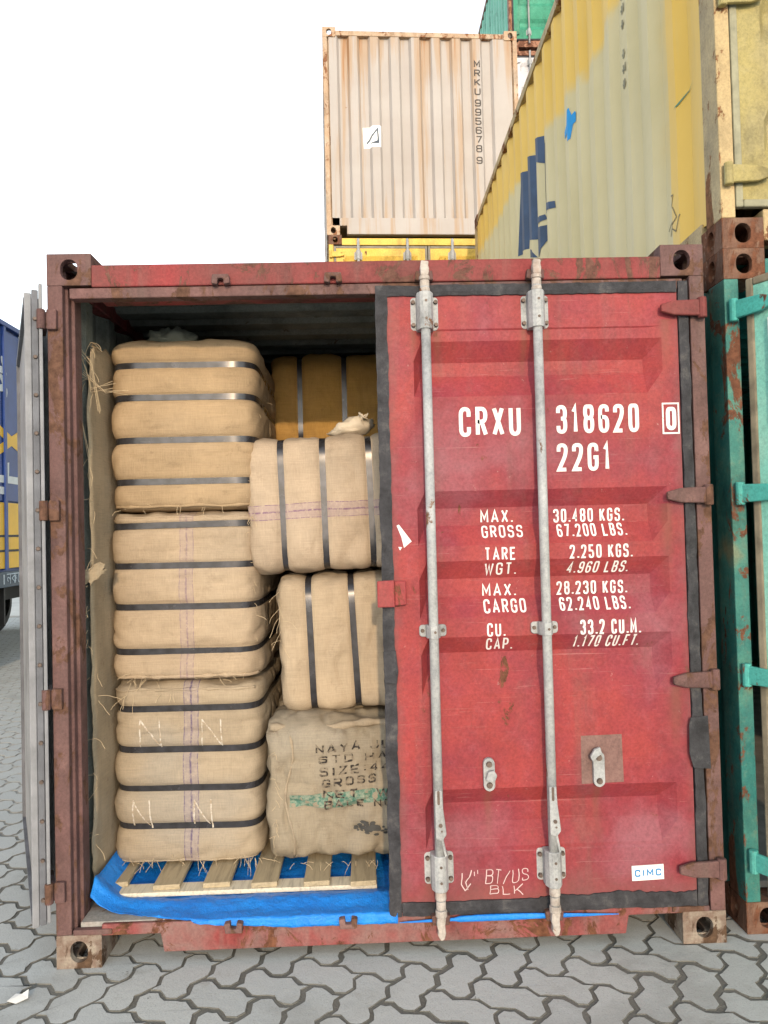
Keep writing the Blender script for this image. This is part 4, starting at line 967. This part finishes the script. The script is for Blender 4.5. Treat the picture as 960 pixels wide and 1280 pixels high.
lumpy('cloth_scrap', 'crumpled grey green cloth scrap on top of the left stack', 'cloth', (.32, .56, 2.358), (.105, .07, .095), plain('grey_green_cloth', (.17, .19, .16), .9, .2, 8), 8.1)

# ------------------------------------------------------------------ ground and paving
def ground_mat(name, paver):
    t = NT(name)
    if paver:
        oi = t.n.new('ShaderNodeObjectInfo'); geo = t.n.new('ShaderNodeNewGeometry'); t._o = geo.outputs['Position']
        base = t.ramp(t.noise(1.1, 5, .6), [(.3, (.42, .44, .435)), (.7, (.47, .49, .48))])
        base = t.mix(.30, base, t.ramp(oi.outputs['Random'], [(0, (.40, .42, .415)), (.5, (.45, .47, .46)), (1, (.50, .51, .49))]))
        sp = t.noise(160, 5, .75); base = t.mix(t.math('MULTIPLY', t.smooth(sp, .5, .72), .5), base, (.14, .14, .135))
        base = t.mix(t.math('MULTIPLY', t.smooth(t.noise(5, 6, .7), .58, .72), .45), base, (.27, .255, .22))
        base = t.mix(t.math('MULTIPLY', t.smooth(t.noise(9, 8, .75, off=(4, 2, 0)), .645, .68), .75), base, (.10, .095, .085))
        base = t.mix(t.math('MULTIPLY', t.smooth(t.noise(1.3, 6, .65, off=(9, 4, 0)), .50, .66), .40), base, (.24, .24, .225))
        base = t.mix(t.math('MULTIPLY', t.smooth(t.noise(38, 6, .8, off=(2, 2, 0)), .66, .70), .8), base, (.62, .62, .60))
        return t.done(base, .85, t.bump(sp, .35, .004, t.bump(t.noise(30, 5), .3, .006)), 0, .25)
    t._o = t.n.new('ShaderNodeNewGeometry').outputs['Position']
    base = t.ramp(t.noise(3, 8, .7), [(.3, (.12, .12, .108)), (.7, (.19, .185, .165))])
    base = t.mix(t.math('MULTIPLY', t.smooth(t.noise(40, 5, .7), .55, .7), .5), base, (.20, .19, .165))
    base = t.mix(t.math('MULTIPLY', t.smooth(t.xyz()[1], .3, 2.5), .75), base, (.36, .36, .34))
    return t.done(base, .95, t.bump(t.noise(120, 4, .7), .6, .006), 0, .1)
m_paver = ground_mat('concrete_paver', True); m_joint = ground_mat('joint_grit_and_dimmed_sides', False)  # grit between the pavers; same dark colour dims their sunlit side faces
gnd = MB().add([(-900, -600, -.024), (900, -600, -.024), (900, 1500, -.024), (-900, 1500, -.024)], [(0, 1, 2, 3)]).build('ground', plain('yard_concrete', (.43, .45, .44), .9, .18, .6, bump=.2), fix=False); tag(gnd, 'grey yard ground reaching to the horizon', 'ground', None, 'structure')
pav = MB().add([(-8, -6, -.0032), (7, -6, -.0032), (7, 13, -.0032), (-8, 13, -.0032)], [(0, 1, 2, 3)]).build('pavement', m_joint, fix=False); tag(pav, 'grey interlocking zigzag paving under the containers', 'pavement', None, 'structure')
U = .126; GA = R(-27); ZIG = .105
def edge_pts(i, j, horiz):
    out = []
    for tt, d in ((0, 0), (.30, ZIG), (.70, -ZIG), (1, 0)):
        out.append((i + tt, j + d) if horiz else (i + d, j + tt))
    return out
def paver_outline(cells):
    i, j, w, h = cells; p = []
    for k in range(w): p += edge_pts(i + k, j, True)[:-1]
    for k in range(h): p += edge_pts(i + w, j + k, False)[:-1]
    for k in range(w): p += edge_pts(i + w - 1 - k, j + h, True)[::-1][:-1]
    for k in range(h): p += edge_pts(i, j + h - 1 - k, False)[::-1][:-1]
    return p
def inset(poly, d):
    n = len(poly); out = []
    for k in range(n):
        a, b, c = Vector(poly[k - 1]), Vector(poly[k]), Vector(poly[(k + 1) % n]); d1 = (b - a).normalized(); d2 = (c - b).normalized()
        m = Vector((-d1.y - d2.y, d1.x + d2.x)); m = m.normalized() if m.length > 1e-6 else Vector((-d1.y, d1.x)); kk = 1 / max(.5, m.dot(Vector((-d1.y, d1.x))))
        out.append(tuple(b + m * d * kk))
    return out
def paver_geo(w, h, seed, fine=True):
    rnd = random.Random(seed); c0 = (w / 2, h / 2)
    pl = [((x - c0[0]) * U, (y - c0[1]) * U) for x, y in paver_outline((0, 0, w, h))]
    if fine:
        q = []
        for k in range(len(pl)):
            a = Vector(pl[k]); b = Vector(pl[(k + 1) % len(pl)]); q += [tuple(a), tuple((a + b) / 2 + Vector((rnd.uniform(-.002, .002), rnd.uniform(-.002, .002))))]
        pl = q
    o1 = inset(pl, .0050 + .0012 * (seed % 3) if fine else .0034); o2 = inset(o1, .0028)
    if fine: o1 = [(x + rnd.uniform(-.0022, .0022), y + rnd.uniform(-.0022, .0022)) for x, y in o1]; o2 = [(p[0] * .975 + rnd.uniform(-.0012, .0012), p[1] * .975 + rnd.uniform(-.0012, .0012)) for p in o1]
    n = len(pl); vs = [(x, y, -.02) for x, y in o1] + [(x, y, -.0012) for x, y in o1] + [(x, y, 0) for x, y in o2]
    vs.append((0, 0, 0))
    fs = [(2 * n + k, 2 * n + (k + 1) % n, 3 * n) for k in range(n)] + [(k, (k + 1) % n, n + (k + 1) % n, n + k) for k in range(n)] + [(n + k, n + (k + 1) % n, 2 * n + (k + 1) % n, 2 * n + k) for k in range(n)]
    return vs, fs
m_paver2 = m_paver.copy(); m_paver2.name = 'worn_concrete_paver'
pm = {(o, s): MB().add(*paver_geo(*((2, 1) if o == 0 else (1, 2)), s)).mesh('paver', m_paver, fix=False, side=m_joint) for o in (0, 1) for s in range(5)}  # sides and bevels coloured dark so the low sun leaves no bright rims
low = {o: paver_geo(*((2, 1) if o == 0 else (1, 2)), 1, False) for o in (0, 1)}
ca, sa = math.cos(GA), math.sin(GA)
spots = []
for i in range(-110, 110):
    for j in range(-110, 110):
        r = (i - j) % 4
        if r == 0: o, cx, cy = 0, i + 1, j + .5
        elif r == 2: o, cx, cy = 1, i + .5, j
        else: continue
        x = (cx * ca - cy * sa) * U + .03; y = (cx * sa + cy * ca) * U + .02
        if -7.6 < x < 6.6 and -5.6 < y < 12.6: spots.append((o, x, y))
inv = cam.matrix_world.inverted()
def in_view(x, y):
    p = inv @ Vector((x, y, 0))
    if p.z > -.3: return False
    f = 955.49; sx_, sy_ = 480 + f * p.x / -p.z, 640 - f * p.y / -p.z
    return -70 < sx_ < 1030 and 600 < sy_ < 1360 and not (0.05 < x < 2.39 and y > .10) and not (2.5 < x and y > .1)
cand = sorted([s for s in spots if in_view(s[1], s[2])], key=lambda s: (s[1] - 1.14) ** 2 + (s[2] + 2.81) ** 2)[:300]
cs = set(cand); rnd = random.Random(21)
for o, x, y in cand:
    p = link('paver', pm[(o, rnd.randrange(5))], pav); p.location = (x + rnd.uniform(-.0015, .0015), y + rnd.uniform(-.0015, .0015), rnd.uniform(-.0012, .0012))
    k_ = rnd.choice((1, 1, 1, .985, .97, .95)); p.scale = (k_, k_, 1)
    p.rotation_euler = (rnd.uniform(-.006, .006), rnd.uniform(-.006, .006), GA + rnd.uniform(-.012, .012))
mv, mf = [], []
for o, x, y in spots:
    if (o, x, y) in cs: continue
    vs, fs = low[o]; b = len(mv); dz = rnd.uniform(-.001, .001)
    mv += [(x + vx * ca - vy * sa, y + vx * sa + vy * ca, vz + dz) for vx, vy, vz in vs]; mf += [tuple(q + b for q in f) for f in fs]
rest = MB(); rest.v = mv; rest.f = mf; ro = link('paver_field', rest.mesh('paver_field', m_paver, fix=False, side=m_joint), pav); ro['kind'] = 'stuff'  # side faces darkened here too, in place of shade in the joints
# litter
pp = tag(empty('paper_scrap', (-.055, -.175, 0)), 'torn white paper scrap on the paving at lower left', 'paper')
sc = MB().add([(-.035, -.012, .006), (.0, -.024, .004), (.032, -.005, .010), (.022, .024, .022), (.004, .012, .014), (-.02, .022, .010)], [(0, 1, 4), (1, 2, 4), (2, 3, 4), (0, 4, 5)]).build('sheet', plain('litter_paper', (.68, .68, .66), .8, .1), pp, fix=False)
s = sc.modifiers.new('thick', 'SOLIDIFY'); s.thickness = .0012

# ------------------------------------------------------------------ truck on the left
def truck():
    TX, Ya, Yb, zb, zt = -3.2, 3.6, 9.6, .975, 4.22; Wd = 2.3
    root = tag(empty('truck', (TX - Wd / 2, 6.6, 0)), 'blue and yellow painted lorry parked at far left behind the open door', 'truck')
    ox, oy = TX - Wd / 2, 6.6
    def B(x0, x1, y0, y1, z0, z1): return MB().box(x0 - ox, x1 - ox, y0 - oy, y1 - oy, z0, z1)
    m_bl = plain('lorry_blue', (.015, .055, .24), .5, .25, 3); m_yl = plain('lorry_yellow', (.80, .47, .01), .5, .10, 3); m_lb = plain('lorry_pale_blue', (.36, .46, .56), .5, .2, 4); m_bk = plain('lorry_navy_band', (.02, .05, .09), .5, .3, 4)
    B(TX - Wd, TX - .04, Ya, Yb, 1.16, zt - .05).build('cargo_body', m_bl, root)
    n = 12; w = (Yb - Ya) / n
    for k in range(n):
        y = Ya + k * w
        B(TX - .040, TX - .012, y + .06, y + w - .06, 2.02, zt - .10).build('side_panel', m_bl, root, bevel=.004)
        B(TX - .040, TX - .010, y + .004, y + w - .004, 1.20, 2.00).build('side_board', m_yl, root, bevel=.004)
        B(TX - .042, TX + .012, y - .03, y + .03, 1.18, zt - .06).build('body_post', m_lb if k % 3 else m_bl, root, bevel=.004)
        for z in (1.40, 1.58): B(TX - .012, TX - .006, y + .04, y + w - .04, z, z + .028).build('black_line', m_dark, root)
    B(TX - Wd, TX + .02, Ya - .03, Yb + .03, zt - .06, zt).build('top_rail', m_bl, root, bevel=.006)
    bd = B(TX - Wd, TX + .03, Ya - .03, Yb + .03, zb, 1.16).build('base_band', m_bk, root, bevel=.006)
    def on(u, v, o): return (TX + .001 + o - ox - .013, u - oy, v)
    yk = []; wk = []
    for y in (5.65, 6.65, 7.65, 8.65, 4.65):
        yk += [([(y - .45, 3.02), (y - .45, 2.90), (y + .48, 2.60), (y + .48, 2.72)], 0), ([(y - .45, 2.58), (y - .45, 2.46), (y + .48, 2.86), (y + .48, 2.98)], 1)]
        for cz, a in ((3.62, 0), (3.42, .2)):
            for q in range(3):
                th = a + q * 1.0 + 2.2; c_ = (y + .02 + .13 * math.cos(th), cz + .10 * math.sin(th))
                wk.append(([(c_[0] + .10 * math.cos(th) * math.cos(k) - .045 * math.sin(th) * math.sin(k), c_[1] + .10 * math.sin(th) * math.cos(k) + .045 * math.cos(th) * math.sin(k)) for k in [2 * math.pi * i / 12 for i in range(12)]], q))
        wk += [([(y - .32, 2.24), (y + .34, 2.24), (y + .34, 2.33), (y - .32, 2.33)], 0), ([(y - .30, 2.10), (y + .0, 2.10), (y + .0, 2.19), (y - .30, 2.19)], 0), ([(y - .03, 2.33), (y + .05, 2.33), (y + .06, 2.5), (y - .04, 2.48)], 1)]
    decal('yellow_bars', yk, on, (), (), m_yl, root, .004); decal('white_motifs', wk, on, (), (), plain('lorry_white', (.62, .68, .72), .5, .1), root, .005)
    # writing on the base band
    cu = bpy.data.curves.new('lettering', 'FONT'); cu.body = 'নকে'; cu.size = .20; tmp = bpy.data.objects.new('tmp', cu); COL.objects.link(tmp)
    dg = bpy.context.evaluated_depsgraph_get(); me = bpy.data.meshes.new_from_object(tmp.evaluated_get(dg)); bpy.data.objects.remove(tmp); bpy.data.curves.remove(cu)
    me.materials.clear(); me.materials.append(m_lb); me.transform(Matrix(((0, 0, 1, 0), (1, 0, 0, 0), (0, 1, 0, 0), (0, 0, 0, 1))))
    tx = link('lettering', me, root); tx.location = (TX + .034 - ox, 6.52 - oy, 1.015)
    B(TX + .032, TX + .035, 6.44, 6.462, 1.015, 1.13).build('lettering', m_lb, root)
    # running gear
    B(TX - 1.55, TX - .75, Ya + .2, Yb + 1.4, .70, .974).build('chassis', m_dark, root)
    m_ty = plain('tyre_rubber', (.018, .018, .018), .85, .3, 20); m_rim = plain('wheel_rim', (.30, .28, .26), .6, .3)
    for yw in (5.95, 10.3):
        for xw, d in ((TX - .30, 1), (TX - Wd + .30, -1)):
            w_ = MB(); prof = [(.20, .30), (.16, .46), (.13, .50), (-.13, .50), (-.16, .46), (-.20, .30)]; N = 28; vs = []
            for k in range(N):
                a = 2 * math.pi * k / N
                for px_, r in prof: vs.append((px_, r * math.cos(a), .5 + r * math.sin(a)))
            fs = [(k * 6 + q, k * 6 + q + 1, ((k + 1) % N) * 6 + q + 1, ((k + 1) % N) * 6 + q) for k in range(N) for q in range(5)]
            w_.add(vs, fs); wo_ = w_.build('wheel', m_ty, root, smooth=True); wo_.location = (xw - ox, yw - oy, 0)
            r_ = MB().cyl((-.15, 0, .5), (.10, 0, .5), .31, .29, 24).cyl((.10, 0, .5), (.17, 0, .5), .10, .08, 12).build('rim', m_rim, wo_)
    B(TX - .34, TX - .05, 6.62, 6.65, .50, .974).build('mudguard', m_dark, root)
    # cab at the far end
    prof = [(9.66, .75), (9.66, 2.55), (10.1, 2.72), (11.15, 2.66), (11.45, 1.75), (11.5, .75)]
    cab = MB().prism([(y - oy, z) for y, z in prof], 'x', TX - Wd + .1 - ox, TX - .1 - ox).build('cab', m_yl, root, bevel=.04)
    B(TX - .101, TX - .094, 10.1, 11.1, 1.75, 2.45).build('window', m_dark, cab)
    MB().add([(TX - Wd + .25 - ox, 11.19 - oy, 2.58), (TX - .25 - ox, 11.19 - oy, 2.58), (TX - .25 - ox, 11.462 - oy, 1.78), (TX - Wd + .25 - ox, 11.462 - oy, 1.78)], [(0, 1, 2, 3)]).build('windscreen', m_dark, cab, fix=False)
truck()
